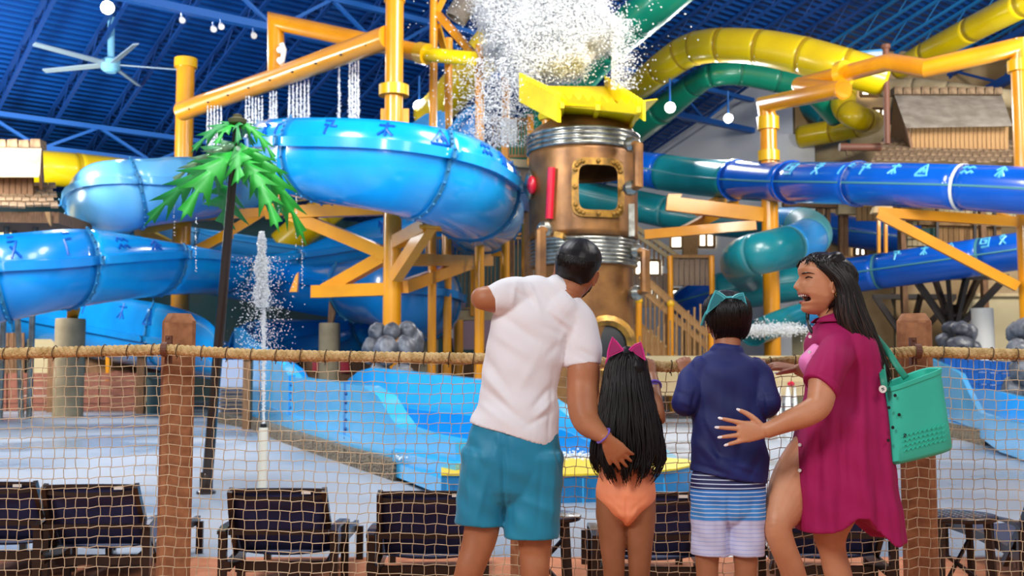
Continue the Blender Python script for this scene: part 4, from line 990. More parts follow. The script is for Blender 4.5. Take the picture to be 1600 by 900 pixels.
# ================================================================ RUN-OUT SLIDES AND POOL EDGE
def run_wall(t, pts, th, m, name='wall_panel'):
    """pts (px, ytop, Y, zbase)"""
    V = []; Fc = []
    for px, yt, Y, zb in pts:
        a = P(px, yt, Y); V += [(a.x, Y, zb), (a.x, Y, a.z), (a.x + th[0], Y + th[1], a.z), (a.x + th[0], Y + th[1], zb)]
    for i in range(len(pts) - 1):
        for k in range(4): k2 = (k + 1) % 4; Fc.append((i * 4 + k, i * 4 + k2, (i + 1) * 4 + k2, (i + 1) * 4 + k))
    n = len(pts) * 4; Fc += [(3, 2, 1, 0), (n - 4, n - 3, n - 2, n - 1)]
    return mesh_obj(name, V, Fc, m, t, sharp=30)
ro = thing('runout_slide', 'wide light azure run-out slide ending in the shallow pool, centre of the photo', 'water slide', P(600, 740, 16))
nw = [(366, 512, 34, 0), (385, 533, 30.5, 0), (412, 549, 27, 0), (440, 572, 24, 0), (452, 588, 23, 0), (475, 592, 21.2, 0), (520, 597, 18.4, 0), (565, 603, 16.3, 0), (590, 618, 15.4, 0), (608, 648, 14.9, 0), (622, 668, 14.4, 0), (660, 680, 13.5, 0), (712, 690, 12.4, 0)]
run_wall(ro, nw[:5], (.25, .12), M['runout']); run_wall(ro, nw[4:8], (.25, .12), M['runout']); run_wall(ro, nw[7:], (.25, .12), M['runout'])
for px, Y, yt in ((452, 22.9, 586), (538, 17.5, 596)):
    a = P(px, yt, Y); mb = MB().slab([(a.x, Y - .06, 0), (a.x + S(12, Y), Y - .25, 0), (a.x + S(12, Y), Y - .25, a.z), (a.x, Y - .06, a.z)], (0, .1, 0)); f = mb.build('joint_strip', M['blue2'], ro)
    for k in range(6): MB().ell((a.x + S(6, Y), Y - .2, .1 + k * (a.z - .15) / 6), .03, 6).build('bolt', M['bstd'], f)
run_wall(ro, [(388, 622, 30, -.02), (452, 648, 22.7, -.02), (538, 680, 17.3, -.02), (612, 704, 14.7, -.02)], (0, .2), M['runout'], 'foot_flange')
fw = [(530, 612, 30, 0), (545, 592, 28, 0), (560, 580, 26, 0), (578, 575, 24.5, 0), (640, 581, 21, 0), (760, 595, 17.5, 0), (825, 606, 16.3, 0), (870, 636, 15.6, 0), (905, 664, 15, 0), (938, 690, 14.5, 0)]
run_wall(ro, fw, (.2, .2), M['runout'], 'far_wall')
run_wall(ro, [(590, 628, 22.6, 0), (650, 640, 19.2, 0), (760, 652, 16.2, 0), (880, 672, 14.6, 0), (930, 694, 14.1, 0)], (0, .5), M['blue2'], 'inner_step')
mb = MB().slab([(P(385, 600, 30.5).x + .2, 30.5, .02), (P(452, 600, 23).x + .2, 23, .02), (P(565, 600, 16.3).x + .2, 16.3, .02), (P(640, 600, 14).x, 14, .02), (P(938, 600, 14.5).x, 14.5, .02), (P(760, 600, 17.5).x, 17.5, .02), (P(560, 600, 26).x, 26, .02)], (0, 0, -.1)); mb.build('channel_floor', M['runout'], ro)
# small curved inner fins at the top of the run
for px, Y, h_ in ((468, 24.5, 575), (482, 26, 578)): quad(ro, [(px - 26, 565, Y), (px - 8, h_, Y), (px + 4, 600, Y), (px + 6, 640, Y), (px - 26, 640, Y)], (0, .15, 0), M['blue2'] if px > 475 else M['runout'], 'inner_fin')
apron = [(614, 14.2), (700, 11.7), (1000, 11.8), (1000, 13.8), (700, 13.9), (640, 14.6)]
MB().slab([(P(px, 600, Y).x, Y, -.2) for px, Y in apron], (0, 0, .17)).build('apron', M['runout'], ro)
MB().slab([(P(617, 600, 14.6).x, 14.6, -.2), (P(614, 600, 14.1).x, 14.1, -.2), (P(712, 600, 12.0).x, 12.0, -.2), (P(730, 600, 12.4).x, 12.4, -.2)], (0, 0, .32)).build('lip', M['runout'], ro)
pts = []; rs = []
for i in range(2600):
    g = rng.uniform(); px = 620 + 320 * g; Y = 14.2 + rng.normal(0, .35); pts.append(Vector((P(px, 600, Y).x, Y, .04 + abs(rng.normal(0, .03))))); rs.append(rng.uniform(.006, .02))
droplets(np.array(pts), rs, 'foam_streak', M['water'], parent=ro, name2=None) if 0 else droplets(np.array(pts), rs, 'foam_streak', M['water'], None, None, ro)
kb = thing('stone_kerb', 'dark brown stone kerb running along the foot of the light azure run-out', 'kerb', P(500, 715, 18))
kp = [(336, 31), (392, 27.2), (445, 21.6), (520, 17.4), (617, 13.9)]
for i in range(4):
    (x0, Ya), (x1, Yb) = kp[i], kp[i + 1]
    m_ = 5
    for k in range(m_):
        g0, g1_ = (k + .02) / m_, (k + .98) / m_
        def kk(g, dz, dy): Y = 1 / ((1 - g) / Ya + g / Yb); px = x0 + (x1 - x0) * g; return Vector((P(px, 600, Y).x, Y + dy, dz))
        MB().slab([kk(g0, DZ, 0), kk(g1_, DZ, 0), kk(g1_, -.01, 0), kk(g0, -.01, 0)], (.25, .3, 0)).build('kerb_stone', M['kerb'], kb)
cb = thing('pool_curb', 'curved blue pool curb with a yellow top band behind the girl', 'curb', P(900, 783, 12))
op = [(690, 741), (800, 742), (880, 742), (960, 740), (1020, 737), (1055, 733), (1076, 728), (1083, 723), (1072, 718), (1040, 716), (960, 716), (880, 717), (690, 719)]
def top_pt(px, py, z): Y = (CZ - z) * F / (py - 585); return Vector((P(px, 600, Y).x, Y, z))
MB().slab([top_pt(px, py, .03) for px, py in op], (0, 0, -.29)).build('curb_body', M['curbb'], cb)
MB().slab([top_pt(px, py, .035) for px, py in op], (0, 0, .02)).build('yellow_band', M['curby'], cb)
mb = MB().slab([top_pt(px, py, .02) for px, py in [(690, 718), (940, 716), (1060, 715), (1040, 700), (940, 694), (700, 694)]], (0, 0, -.1)); mb.build('shallow_water', mat('pool_teal_floor', '#3FA8C8', .25), cb)
for k in range(9):
    a = top_pt(700 + k * 42, 743, .03); MB().box(a + Vector((0, -.005, -.15)), (.012, .02, .27)).build('tile_joint', M['runout'], cb)
# right run-out
r2 = thing('runout_slide', 'light azure run-out slide at the right edge beyond the teal bag', 'water slide', P(1560, 700, 17))
run_wall(r2, [(1452, 560, 30, 0), (1478, 572, 27, 0), (1500, 584, 24.5, 0), (1514, 615, 23, 0), (1530, 645, 21, -.1), (1560, 655, 18.5, -.2), (1640, 672, 15.6, -.25)], (.2, .2), M['runout'])
run_wall(r2, [(1490, 604, 31, 0), (1560, 612, 27, 0), (1680, 640, 21, 0)], (.2, .2), M['runout'], 'far_wall')
MB().slab([(P(1478, 600, 27).x, 27, -.02), (P(1535, 600, 21).x, 21, -.02), (P(1640, 600, 15.6).x, 15.6, -.2), (P(1740, 600, 20).x, 20, -.02), (P(1560, 600, 27).x, 27, -.02)], (0, 0, -.1)).build('channel_floor', M['runout'], r2)
kb2 = thing('stone_kerb', 'short dark brown stone kerb at the foot of the right run-out', 'kerb', P(1508, 690, 22))
for k in range(4):
    x = 1480 + k * 14; Y = 24 - k * .8; a = P(x, 600, Y); b = P(x + 13.4, 600, Y - .8); MB().slab([(a.x, Y, DZ), (b.x, Y - .8, DZ), (b.x, Y - .8, .05), (a.x, Y, .05)], (0, .3, 0)).build('kerb_stone', M['kerb'], kb2)
tw_ = thing('tiled_pool_wall', 'dark blue tiled pool wall behind the right run-out', 'pool wall', P(1560, 620, 33))
for k in range(10):
    for j in range(3):
        x = 1476 + k * 18; y = 560 + j * 19 + k * 1.0; quad(tw_, [(x, y), (x + 17.3, y), (x + 17.3, y + 18.3), (x, y + 18.3)], (0, .3, 0), M['tile'], 'tile', 33)
# ================================================================ LAMPS AND FAN
def lamp(px, py, Y, r_, label, power=900, cluster=1, tgt=None):
    p = P(px, py, Y); t = thing('high_bay_lamp', label, 'lamp', p)
    d = Vector((-p.x * .3, -Y, -3)).normalized()
    for k in range(cluster):
        o_ = Vector((k * r_ * 2.3, 0, k * .1)); mb = MB().tube([p + o_, p + o_ - d * r_ * 1.4], [r_ * 1.05, r_ * .6], 16); mb.build('housing', M['silver'], t)
        MB().tube([p + o_ + d * .02, p + o_ + d * .08], r_ * .92, 16).build('lens', M['lampb'], t)
    MB().tube([p, p + Vector((0, 0, 1.2))], .04, 6).build('hanger', M['bstl'], t)
    l = bpy.data.lights.new('lamp_light', 'SPOT'); l.energy = power; l.spot_size = radians(110); l.shadow_soft_size = .3
    lo = bpy.data.objects.new('lamp_light', l); COL.objects.link(lo); lo.location = p + d * .3; lo.rotation_euler = d.to_track_quat('-Z', 'Y').to_euler()
lamp(168, 12, 38, .24, 'bright round high bay lamp at top left above the ceiling fan', 2500)
lamp(655, 166, 42, .24, 'bright lamp glowing between the thick column and the slim post', 1500)
lamp(1047, 168, 44, .22, 'bright twin lamp on the truss under the arching yellow tube', 1500, 1)
lamp(1138, 185, 46, .2, 'bright lamp hanging before the white gable wall', 1500, 1)
for px, py, lab in ((284, 28, 'small unlit spotlight on the left roof beam, leftmost of the four'), (333, 42, 'small unlit spotlight pair in the middle of the left roof beam'), (345, 38, 'small unlit spotlight hanging just right of the spotlight pair'), (396, 52, 'small unlit spotlight nearest the square pipe elbow')):
    t = thing('spotlight', lab, 'spotlight', P(px, py, 34)); MB().tube([P(px, py, 34), P(px + 1, py + 4, 33.8)], [.06, .1], 10).build('can', M['white'], t); MB().tube([P(px, py, 34), P(px, py - 8, 34)], .03, 6).build('hook', M['bstl'], t)
fn = thing('ceiling_fan', 'large pale five blade ceiling fan under the blue roof at top left', 'fan', P(173, 112, 40))
fc = P(173, 103, 40)
MB().tube([fc + Vector((0, 0, .3)), P(174, 16, 40)], .13, 10).build('down_rod', M['fanh'], fn)
MB().lathe(fc - Vector((0, 0, .25)), [(.2, 0), (.34, .1), (.34, .45), (.22, .55)], 20).build('hub', M['fanh'], fn)
for k in range(5):
    q = radians(90 + 72 * k); d = Vector((cos(q), sin(q), 0)); s_ = Vector((-sin(q), cos(q), 0))
    a = fc + d * .3; b = fc + d * 3.05 + Vector((0, 0, .02))
    MB().slab([a - s_ * .13, b - s_ * .1, b + s_ * .1 + Vector((0, 0, .06)), a + s_ * .13 + Vector((0, 0, .06))], (0, 0, .05)).build('blade', M['fan'], fn)
# whale banner
t = thing('banner', 'blue banner with a white curved whale like shape beyond the orange pipe', 'banner', P(1350, 100, 45))
quad(t, [(1322, 82), (1384, 76), (1384, 98), (1326, 100)], (0, .05, 0), mat('banner_blue', '#3E9FD8', .5), 'cloth', 45)
quad(t, [(1324, 80), (1342, 79), (1330, 98), (1325, 98)], (0, .05, 0), mat('banner_violet', '#4A52B8', .5), 'violet_corner', 44.9)
quad(t, [(1326, 97), (1332, 90), (1345, 84), (1362, 81), (1380, 80), (1380, 96), (1340, 97)], (0, .05, 0), mat('banner_white', '#C9D3E4', .5), 'white_shape', 44.8)
# ================================================================ FENCE
YF = 4.88
def fence_post(px0, px1, pxb0, pxb1, label, ytop=490, split=.64):
    """square post seen at a slight turn: broad front face and a narrower right or left face"""
    Y = 5.0; a = P(px0, 600, Y).x; b = P(px1, 600, Y).x; W = b - a; zt = P(px0, ytop, Y).z
    t = thing('fence_post', label, 'post', ((a + b) / 2, Y, 0))
    s_ = W / (cos(ROT) + sin(abs(ROT))); c = Vector(((a + b) / 2, Y + s_ * .1, 0)); ch = .018
    def ring(h, k): # chamfered square
        out = []
        for sx, sy in ((-1, -1), (1, -1), (1, 1), (-1, 1)):
            for d in ((0, ch), (ch, 0)) if sx * sy > 0 else ((ch, 0), (0, ch)):
                p = Vector((sx * (s_ / 2 * k - d[0]), sy * (s_ / 2 * k - d[1]), 0)); out.append(c + Matrix.Rotation(split_rot, 3, 'Z') @ p + Vector((0, 0, h)))
        return out
    split_rot = ROT if split > .5 else -ROT
    V = []; Fc = []
    hs = [(-.5, 1), (zt - .045, 1), (zt - .034, .985), (zt, .70)]
    for h, k in hs: V += ring(h, k)
    for i in range(3):
        for k in range(8): k2 = (k + 1) % 8; Fc.append((i * 8 + k, i * 8 + k2, (i + 1) * 8 + k2, (i + 1) * 8 + k))
    Fc += [tuple(range(7, -1, -1)), tuple(range(24, 32))]
    mesh_obj('shaft', V[:16], Fc[:8] + [tuple(range(7, -1, -1)), tuple(range(8, 16))], M['post'], t, sharp=25)
    mesh_obj('cap', V[8:], [tuple(i - 8 for i in f) for f in Fc[8:24]] + [tuple(range(16, 24)), tuple(range(7, -1, -1))], M['post'], t, sharp=25)
    return t, a, b
ROT = radians(24)
fp1 = fence_post(245, 307, 0, 0, 'brown composite fence post with the rope strapped on, left of the man')
fp2 = fence_post(795, 856, 0, 0, 'brown fence post hidden behind the man, peeping out under his shorts', ytop=492)
fp3 = fence_post(1400, 1466, 0, 0, 'brown composite fence post behind the teal bag', split=.4)
def rope_y(px): return float(np.interp(px, [-80, 0, 130, 258, 400, 600, 750, 850, 950, 1040, 1120, 1200, 1300, 1433, 1520, 1680], [550, 552, 549, 546, 554, 558, 560, 563, 567, 573, 572, 568, 559, 549, 552, 556]))
YR = 4.82
rp = thing('fence_rope', 'thick twisted tan rope running along the top of the net fence', 'rope', P(430, 556, YR))
xs = np.linspace(-70, 1670, 900); cen = [P(x, rope_y(x), YR) for x in xs]
for k in range(3):
    pts = []; 
    for i, x in enumerate(xs):
        ph = 2 * pi * (x / 26.0) + k * 2 * pi / 3; r_ = .0125
        pts.append(cen[i] + Vector((0, cos(ph) * r_, sin(ph) * r_)))
    MB().tube(pts, .0135, 7).build('strand', M['rope'], rp, sharp=0)
for tpost, px in ((fp1, 258), (fp2, 826), (fp3, 1433)):
    c = P(px, rope_y(px), YR); mb = MB()
    mb.box(c + Vector((0, .05, 0)), (.026, .03, .125)); arc = [c + Vector((0, cos(q) * -.031, sin(q) * .031)) for q in np.linspace(-pi * .6, pi * .6, 12)]
    for i in range(11): mb.beam(arc[i], arc[i + 1], .026, .004, up=(0, -1, .1))
    b_ = mb.build('bracket', M['brack'], tpost[0])
    for dz in (.052, -.052): MB().ell(c + Vector((0, .033, dz)), (.007, .005, .007), 8).build('bolt', M['brack'], b_)
# net
nt_ = thing('fence_net', 'tan square mesh net hanging from the rope between the fence posts', 'net', P(900, 900, YR))
NR = 31
def netpt(i, j, off=0):
    """i column (17.6 px), j row (15.6 px) ; slack and slant vary smoothly"""
    px = -40 + i * 17.75; y0 = rope_y(px) + 9
    hang = 15.7 * j
    px += 1.6 * sin(i * .37 + j * .21) + .9 * sin(j * .9 + i * 1.7) - j * .22 * (1 if px < 800 else -.35) + 3.2 * sin(j * .12 + i * .05)
    yy = y0 + hang + 1.2 * sin(i * .5 + j * .3) + .7 * sin(i * 2.1)
    return P(px, yy, YR + .012 * sin(i * .31 + j * .4)) + Vector((0, off, 0))
NC = 96
for j in range(NR):
    pts = []
    for i in range(NC):
        p = netpt(i, j); pts += [p + Vector((-.005, 0, .002)), p + Vector((.005, -.003, .002 if i % 2 else -.001))] if 1 else [p]
    MB().tube(pts, .0018, 4).build('horizontal_cord', M['net'], nt_, sharp=0)
for i in range(NC):
    pts = []
    top = P(-40 + i * 17.75, rope_y(-40 + i * 17.75) + 5, YR)
    pts.append(top)
    for j in range(NR):
        p = netpt(i, j); s_ = 1 if (i + j) % 2 else -1
        pts += [p + Vector((s_ * .003, -.002, .006)), p + Vector((-s_ * .003, -.002, -.006))]
    MB().tube(pts, .0018, 4).build('vertical_cord', M['net'], nt_, sharp=0)
for k in range(45):
    px = -30 + k * 38.5; c = P(px, rope_y(px), YR); ring = [c + Vector((.004 * sin(q), cos(q) * .0285, sin(q) * .0285)) for q in np.linspace(0, 2 * pi, 15)]
    MB().tube(ring + [c + Vector((0, -.02, -.04))], .0022, 4).build('lashing_loop', M['lash'], nt_, sharp=0)

# ================================================================ LOUNGE CHAIRS
def lounge(name, label, group):
    t = thing(name, label, 'chair', (0, 0, 0), group)
    W = .30
    def B(a, b, w_, h_, nm, m=M['bronze'], up=(0, 0, 1), par=None): return MB().beam(a, b, w_, h_, up).build(nm, m, par or t)
    # backrest: leans towards the camera at the top
    hinge_y, hz, ty, tz = .30, .27, 0.0, .66
    def bk_(x, g, off=0):  # g 0 hinge .. 1 top
        y = hinge_y + (ty - hinge_y) * g; z = hz + (tz - hz) * g; return Vector((x, y + off - .05 * sin(pi * g) * .6, z))
    for sx in (-1, 1):
        mb = MB(); pts = [bk_(sx * W * (1 - .07 * g), g) for g in np.linspace(-.35, 1, 10)]
        for i in range(9): mb.beam(pts[i], pts[i + 1], .03, .055, up=(0, -1, .5))
        mb.build('back_stile', M['bronze'], t)
    top = [bk_(x, .985) + Vector((0, .045 * (1 - (x / W) ** 2), .0)) for x in np.linspace(-W * .95, W * .95, 11)]
    mb = MB()
    for i in range(10): mb.beam(top[i], top[i + 1], .03, .022)
    mb.build('top_bar', M['bronze'], t)
    low = [bk_(x, .90) + Vector((0, .0, -.02 * (1 - (x / W) ** 2))) for x in np.linspace(-W * .93, W * .93, 11)]
    mb = MB()
    for i in range(10): mb.beam(low[i], low[i + 1], .022, .026)
    mb.build('curved_slat', M['bronze'], t)
    V = []; Fc = []; n = 8; m_ = 10
    for j in range(m_ + 1):
        g = -.05 + 1.03 * j / m_
        for i in range(n + 1):
            x = W * .92 * (2 * i / n - 1); V.append(bk_(x, g) + Vector((0, .04 * (1 - (x / W) ** 2) + .005, 0)))
    for j in range(m_):
        for i in range(n): Fc.append((j * (n + 1) + i, j * (n + 1) + i + 1, (j + 1) * (n + 1) + i + 1, (j + 1) * (n + 1) + i))
    sl = mesh_obj('back_sling', V, Fc, M['sling'], t, solid=.006)
    MB().box(bk_(.17, .955) + Vector((0, -.004, 0)), (.055, .003, .018)).build('care_label', M['white'], sl, label='small white printed tag')
    B((-W, hinge_y - .23, .40), (W, hinge_y - .23, .40), .035, .03, 'rear_crossbar')
    B((-W, hinge_y - .02, .16), (W, hinge_y - .02, .16), .04, .06, 'lower_crossbar')
    for sx in (-1, 1):
        x = sx * (W + .035)
        mb = MB(); ar = [(x, .02, .405), (x, .12, .425), (x, .3, .425), (x, .5, .415), (x, .62, .395), (x, .66, .36)]
        for i in range(5): mb.beam(ar[i], ar[i + 1], .05, .02)
        mb.build('armrest', M['bronze'], t)
        B((x, .07, 0), (x, .07, .41), .035, .05, 'leg'); B((x, .6, 0), (x, .6, .38), .035, .05, 'leg'); B((x, 1.5, 0), (x, 1.5, .24), .035, .05, 'leg')
        mb = MB(); rl = [(sx * W, .05, .2), (sx * W, .5, .235), (sx * W, 1.0, .25), (sx * W, 1.6, .24)]
        for i in range(3): mb.beam(rl[i], rl[i + 1], .03, .06)
        mb.build('side_rail', M['bronze'], t)
    V = []; Fc = []
    for j in range(9):
        y = .28 + 1.3 * j / 8
        for i in range(7):
            x = W * .95 * (2 * i / 6 - 1); V.append((x, y, .262 - .03 * (1 - (x / W) ** 2) - .02 * sin(pi * j / 8)))
    for j in range(8):
        for i in range(6): Fc.append((j * 7 + i, j * 7 + i + 1, (j + 1) * 7 + i + 1, (j + 1) * 7 + i))
    mesh_obj('seat_sling', V, Fc, M['cushion'], t, solid=.006)
    return t
GR = 'chaise lounges in a row behind the net'
ch0 = None
for px, Yc, rz, lab in ((-18, 7.0, .06, 'dark framed navy sling lounge chair cut off by the left edge'), (140, 6.85, .05, 'dark framed navy sling lounge chair just left of the left fence post'), (433, 6.6, .03, 'navy sling lounge chair directly below the white fountain pipe'), (668, 6.45, .02, 'navy sling lounge chair between the fountain pipe and the man in teal shorts'), (1022, 6.4, -.02, 'navy sling lounge chair behind the girl and the boy'), (1310, 6.45, -.03, 'navy sling lounge chair behind the bare legs of the woman'), (1690, 6.7, -.06, 'lounge chair at the right edge, only arm and seat in view')):
    loc = (P(px, 800, Yc).x, Yc, DZ)
    if ch0 is None:
        ch0 = lounge('lounge_chair', lab, GR); first = (loc, rz)
    else: copy_tree(ch0, loc, rz, lab)
ch0.location = first[0]; ch0.rotation_euler = (0, 0, first[1])
def side_table(px, Yc, label, r=.235, h=.53):
    x = P(px, 800, Yc).x; t = thing('side_table', label, 'table', (x, Yc, DZ), None)
    top = MB().lathe((x, Yc, DZ + h - .03), [(r * .97, 0), (r, .008), (r, .024), (r * .96, .03)], 36).build('table_top', M['bronze'], t)
    for i in range(-4, 5):
        for j in range(-4, 5):
            if i * i + j * j < 17: MB().lathe((x + i * .045, Yc + j * .045, DZ + h - .0005), [(.0075, 0), (.0075, .002)], 8).build('perforation', M['fan'], top)
    for q in (pi / 4, 3 * pi / 4, 5 * pi / 4, 7 * pi / 4):
        a = Vector((x + cos(q) * r * .8, Yc + sin(q) * r * .8, DZ + h - .03)); b = Vector((x + cos(q) * r * .95, Yc + sin(q) * r * .95, DZ)); MB().beam(a, b, .03, .04).build('leg', M['bronze'], t)
    for q in (pi / 4, 3 * pi / 4):
        a = Vector((x + cos(q) * r * .85, Yc + sin(q) * r * .85, DZ + h * .7)); b = Vector((x - cos(q) * r * .85, Yc - sin(q) * r * .85, DZ + .12)); MB().beam(a, b, .015, .02).build('cross_brace', M['bronze'], t)
    return t
side_table(846, 6.5, 'round perforated dark metal table beside the shorts of the man'); side_table(1492, 6.5, 'round perforated dark metal table right of the fence post with the bag')

# ================================================================ METAL PALM AND FOUNTAIN PIPE
pm = thing('metal_palm', 'leaning dark metal palm with jagged green sheet leaves', 'palm sculpture', (P(322, 768, 12.5).x, 12.5, DZ))
pb = Vector((P(322, 768, 12.5).x, 12.5, DZ)); ptop = P(371, 190, 12.3)
MB().tube([pb, pb.lerp(ptop, .5), ptop], [.062, .055, .045], 16).build('mast', M['pole'], pm)
MB().lathe(pb, [(.11, 0), (.11, .03), (.075, .04), (.075, .22), (.066, .24)], 16).build('base_sleeve', M['pole'], pm)
MB().lathe(ptop, [(.05, -.05), (.10, -.02), (.11, .02), (.085, .035), (.05, .05), (.055, .075), (.02, .09)], 14).build('top_cap', mat('khaki_cap', '#5D5A3E', .5), pm)
def leaf(p0, p1, wpx, m, nt=5, sag=.1, tw=0.0):
    """frond between two (px,py,Y) points with saw teeth"""
    a, b = P(*p0), P(*p1); L = (b - a); d = L.normalized(); s_ = d.cross(Vector((0, -1, 0)));
    if s_.length < .1: s_ = Vector((1, 0, 0))
    s_.normalize(); s_ = Matrix.Rotation(tw, 3, d) @ s_
    w_ = S(wpx * 1.75, p0[2]); V = []; Fc = []
    n = nt * 2 + 1
    def mid(g): return a.lerp(b, g) + Vector((0, 0, sag * 4 * g * (1 - g) * L.length))
    V.append(mid(0)); rows = []
    for k in range(nt):
        g0 = (k + .05) / nt; g1_ = (k + .95) / nt * 1.0; wd = w_ * (1.0 - .65 * abs(k / nt - .35)) * (1 if k < nt - 1 else .55)
        base_i = len(V)
        # spine a, notch L/R, tooth tips L/R pointing forward, spine b
        V += [mid(g0), mid(g0) + s_ * wd * .28, mid(g0) - s_ * wd * .28, mid(min(1, g1_ + .10)) + s_ * wd, mid(min(1, g1_ + .10)) - s_ * wd, mid(g1_), mid(g1_) + s_ * wd * .3, mid(g1_) - s_ * wd * .3]
        i = base_i; Fc += [(i, i + 5, i + 6, i + 1), (i, i + 2, i + 7, i + 5), (i + 1, i + 6, i + 3), (i + 2, i + 4, i + 7)]
        if k: j = base_i - 8; Fc += [(j + 5, i, i + 1, j + 6), (j + 5, j + 7, i + 2, i)]
    i = len(V) - 8; V.append(mid(1.08)); e = len(V) - 1; Fc += [(i + 5, e, i + 6), (i + 5, i + 7, e)]
    return mesh_obj('leaf', V[0:1] + V[1:], Fc, m, pm, solid=.008, sharp=10)
L1 = [((370, 193, 12.3), (303, 233, 12.0), 8, M['leafd'], 4, .12), ((370, 195, 12.3), (338, 224, 11.9), 7, M['leaf'], 3, .12), ((373, 193, 12.3), (428, 247, 12.2), 7, M['leaf'], 5, .14), ((370, 192, 12.3), (372, 222, 11.8), 8, M['leafd'], 2, .1), ((372, 194, 12.3), (395, 226, 12.9), 7, M['leafd'], 3, .1),
      ((366, 226, 12.2), (272, 282, 12.2), 8, mat('glossy_pale_leaf_side', '#8FBF9A', .15, .3), 5, .06), ((368, 228, 12.2), (282, 300, 12.9), 18, M['leafd'], 4, .12), ((368, 240, 12.2), (235, 342, 12.1), 15, M['leafd'], 6, .08), ((368, 240, 12.1), (288, 334, 11.5), 17, M['leaf'], 4, .1),
      ((372, 226, 12.0), (372, 282, 11.3), 17, M['leaf'], 3, .02), ((378, 228, 12.2), (462, 300, 12.4), 4, M['leafd'], 4, .12), ((376, 230, 12.2), (420, 320, 13.0), 16, M['leafd'], 4, .12), ((378, 232, 12.1), (472, 366, 12.0), 15, M['leaf'], 6, .14), ((372, 268, 12.1), (440, 330, 12.9), 14, M['leafd'], 4, .1),
      ((354, 290, 12.9), (352, 352, 13.3), 26, M['leafd'], 3, .03), ((366, 232, 12.3), (320, 306, 13.1), 18, M['leafd'], 4, .1), ((374, 250, 12.0), (432, 350, 11.5), 15, M['leaf'], 5, .12)]
for i, l in enumerate(L1): leaf(*l, tw=.35 * sin(i * 2.3))
MB().tube([P(440, 300, 12.2), P(441, 318, 12.2)], .006, 5).build('drip_thread', M['water'], pm)
pts = []; rs = []
for i in range(260):
    g = rng.uniform(); k = i % 5; x, y = ((430, 250), (463, 302), (472, 368), (272, 284), (306, 340))[k]; pts.append(P(x + rng.normal(0, .7) + 6 * g * (k == 0), y + 85 * g, 12.2)); rs.append(rng.uniform(.004, .009))
droplets(np.array(pts), rs, 'drip', M['water'], None, None, pm)
pv = thing('fountain_pipe', 'thin white pipe with a black cap standing on the deck right of the palm mast', 'pipe', (P(411, 780, 12.2).x, 12.2, DZ))
zt = P(411, 668, 12.2).z; x = P(411, 700, 12.2).x
MB().lathe((x, 12.2, DZ), [(.052, 0), (.052, zt - DZ - .02), (.046, zt - DZ)], 20).build('pipe_body', M['pvc'], pv)
MB().lathe((x, 12.2, zt - .01), [(.036, 0), (.036, .05), (.02, .052)], 16).build('nozzle_cap', M['black'], pv)
# ================================================================ PEOPLE
M['skinm'] = mat('tan_skin_man', '#B4754F', .5, sss=.12, col2='#A56744', nscale=9, bump=.05, bscale=200)
M['sking'] = mat('brown_skin_girl', '#9C6443', .5, sss=.12, col2='#8E5939', nscale=9)
M['skinb'] = mat('brown_skin_boy', '#A66C4A', .5, sss=.12)
M['skinw'] = mat('light_tan_skin_woman', '#D0946F', .45, sss=.15, col2='#C48660', nscale=9)
M['hair'] = mat('black_hair', '#080606', .42, col2='#120C0B', nscale=50, stretch=(6, 6, .6), spec=.35)
M['hairb'] = mat('dark_brown_hair', '#0C0706', .38, col2='#1C0F0A', nscale=20, stretch=(6, 6, .6), spec=.4)
M['hairt'] = mat('brown_hair_tips', '#3A2115', .4, col2='#22120B', nscale=20, stretch=(6, 6, .6))
M['tee'] = mat('white_cotton', '#E9E9EF', .85, bump=.12, bscale=300, sheen=.2)
M['shorts'] = mat('teal_swim_nylon', '#068CB0', .55, col2='#0580A6', nscale=3, sheen=.2)
M['navy'] = mat('navy_rash_shirt', '#10206A', .65, col2='#0D1A58', nscale=4)
M['peach'] = mat('peach_swimsuit', '#F3966A', .55, bump=.05, bscale=200)
M['magenta'] = mat('magenta_cloth', '#A20556', .8, sheen=0, bump=.1, bscale=250)
M['mag2'] = mat('magenta_swim_top', '#B0106E', .55)
M['bikini'] = mat('pink_bikini', '#EE7FC0', .55)
M['tote'] = mat('teal_green_foam_rubber', '#3AD0B6', .5, col2='#36C6AC', nscale=5)
M['totes'] = mat('dark_green_strap', '#1C9076', .5)
M['earp'] = mat('hot_pink_plastic', '#D42F8A', .4)
M['eart'] = mat('aqua_plastic', '#4FB9C4', .35)
M['eartd'] = mat('dark_aqua_inner', '#1F7884', .5)
M['purple'] = mat('purple_band', '#7A62C8', .4)
M['lips'] = mat('rose_lips', '#B0564E', .4)
M['mouth'] = mat('dark_mouth', '#4A1216', .6)
M['teeth'] = mat('white_teeth', '#F2EEE6', .3)
M['nail'] = mat('white_nail', '#F3EDF0', .2, coat=.6)
M['gold'] = mat('gold_metal', '#C9A25A', .25, .9)
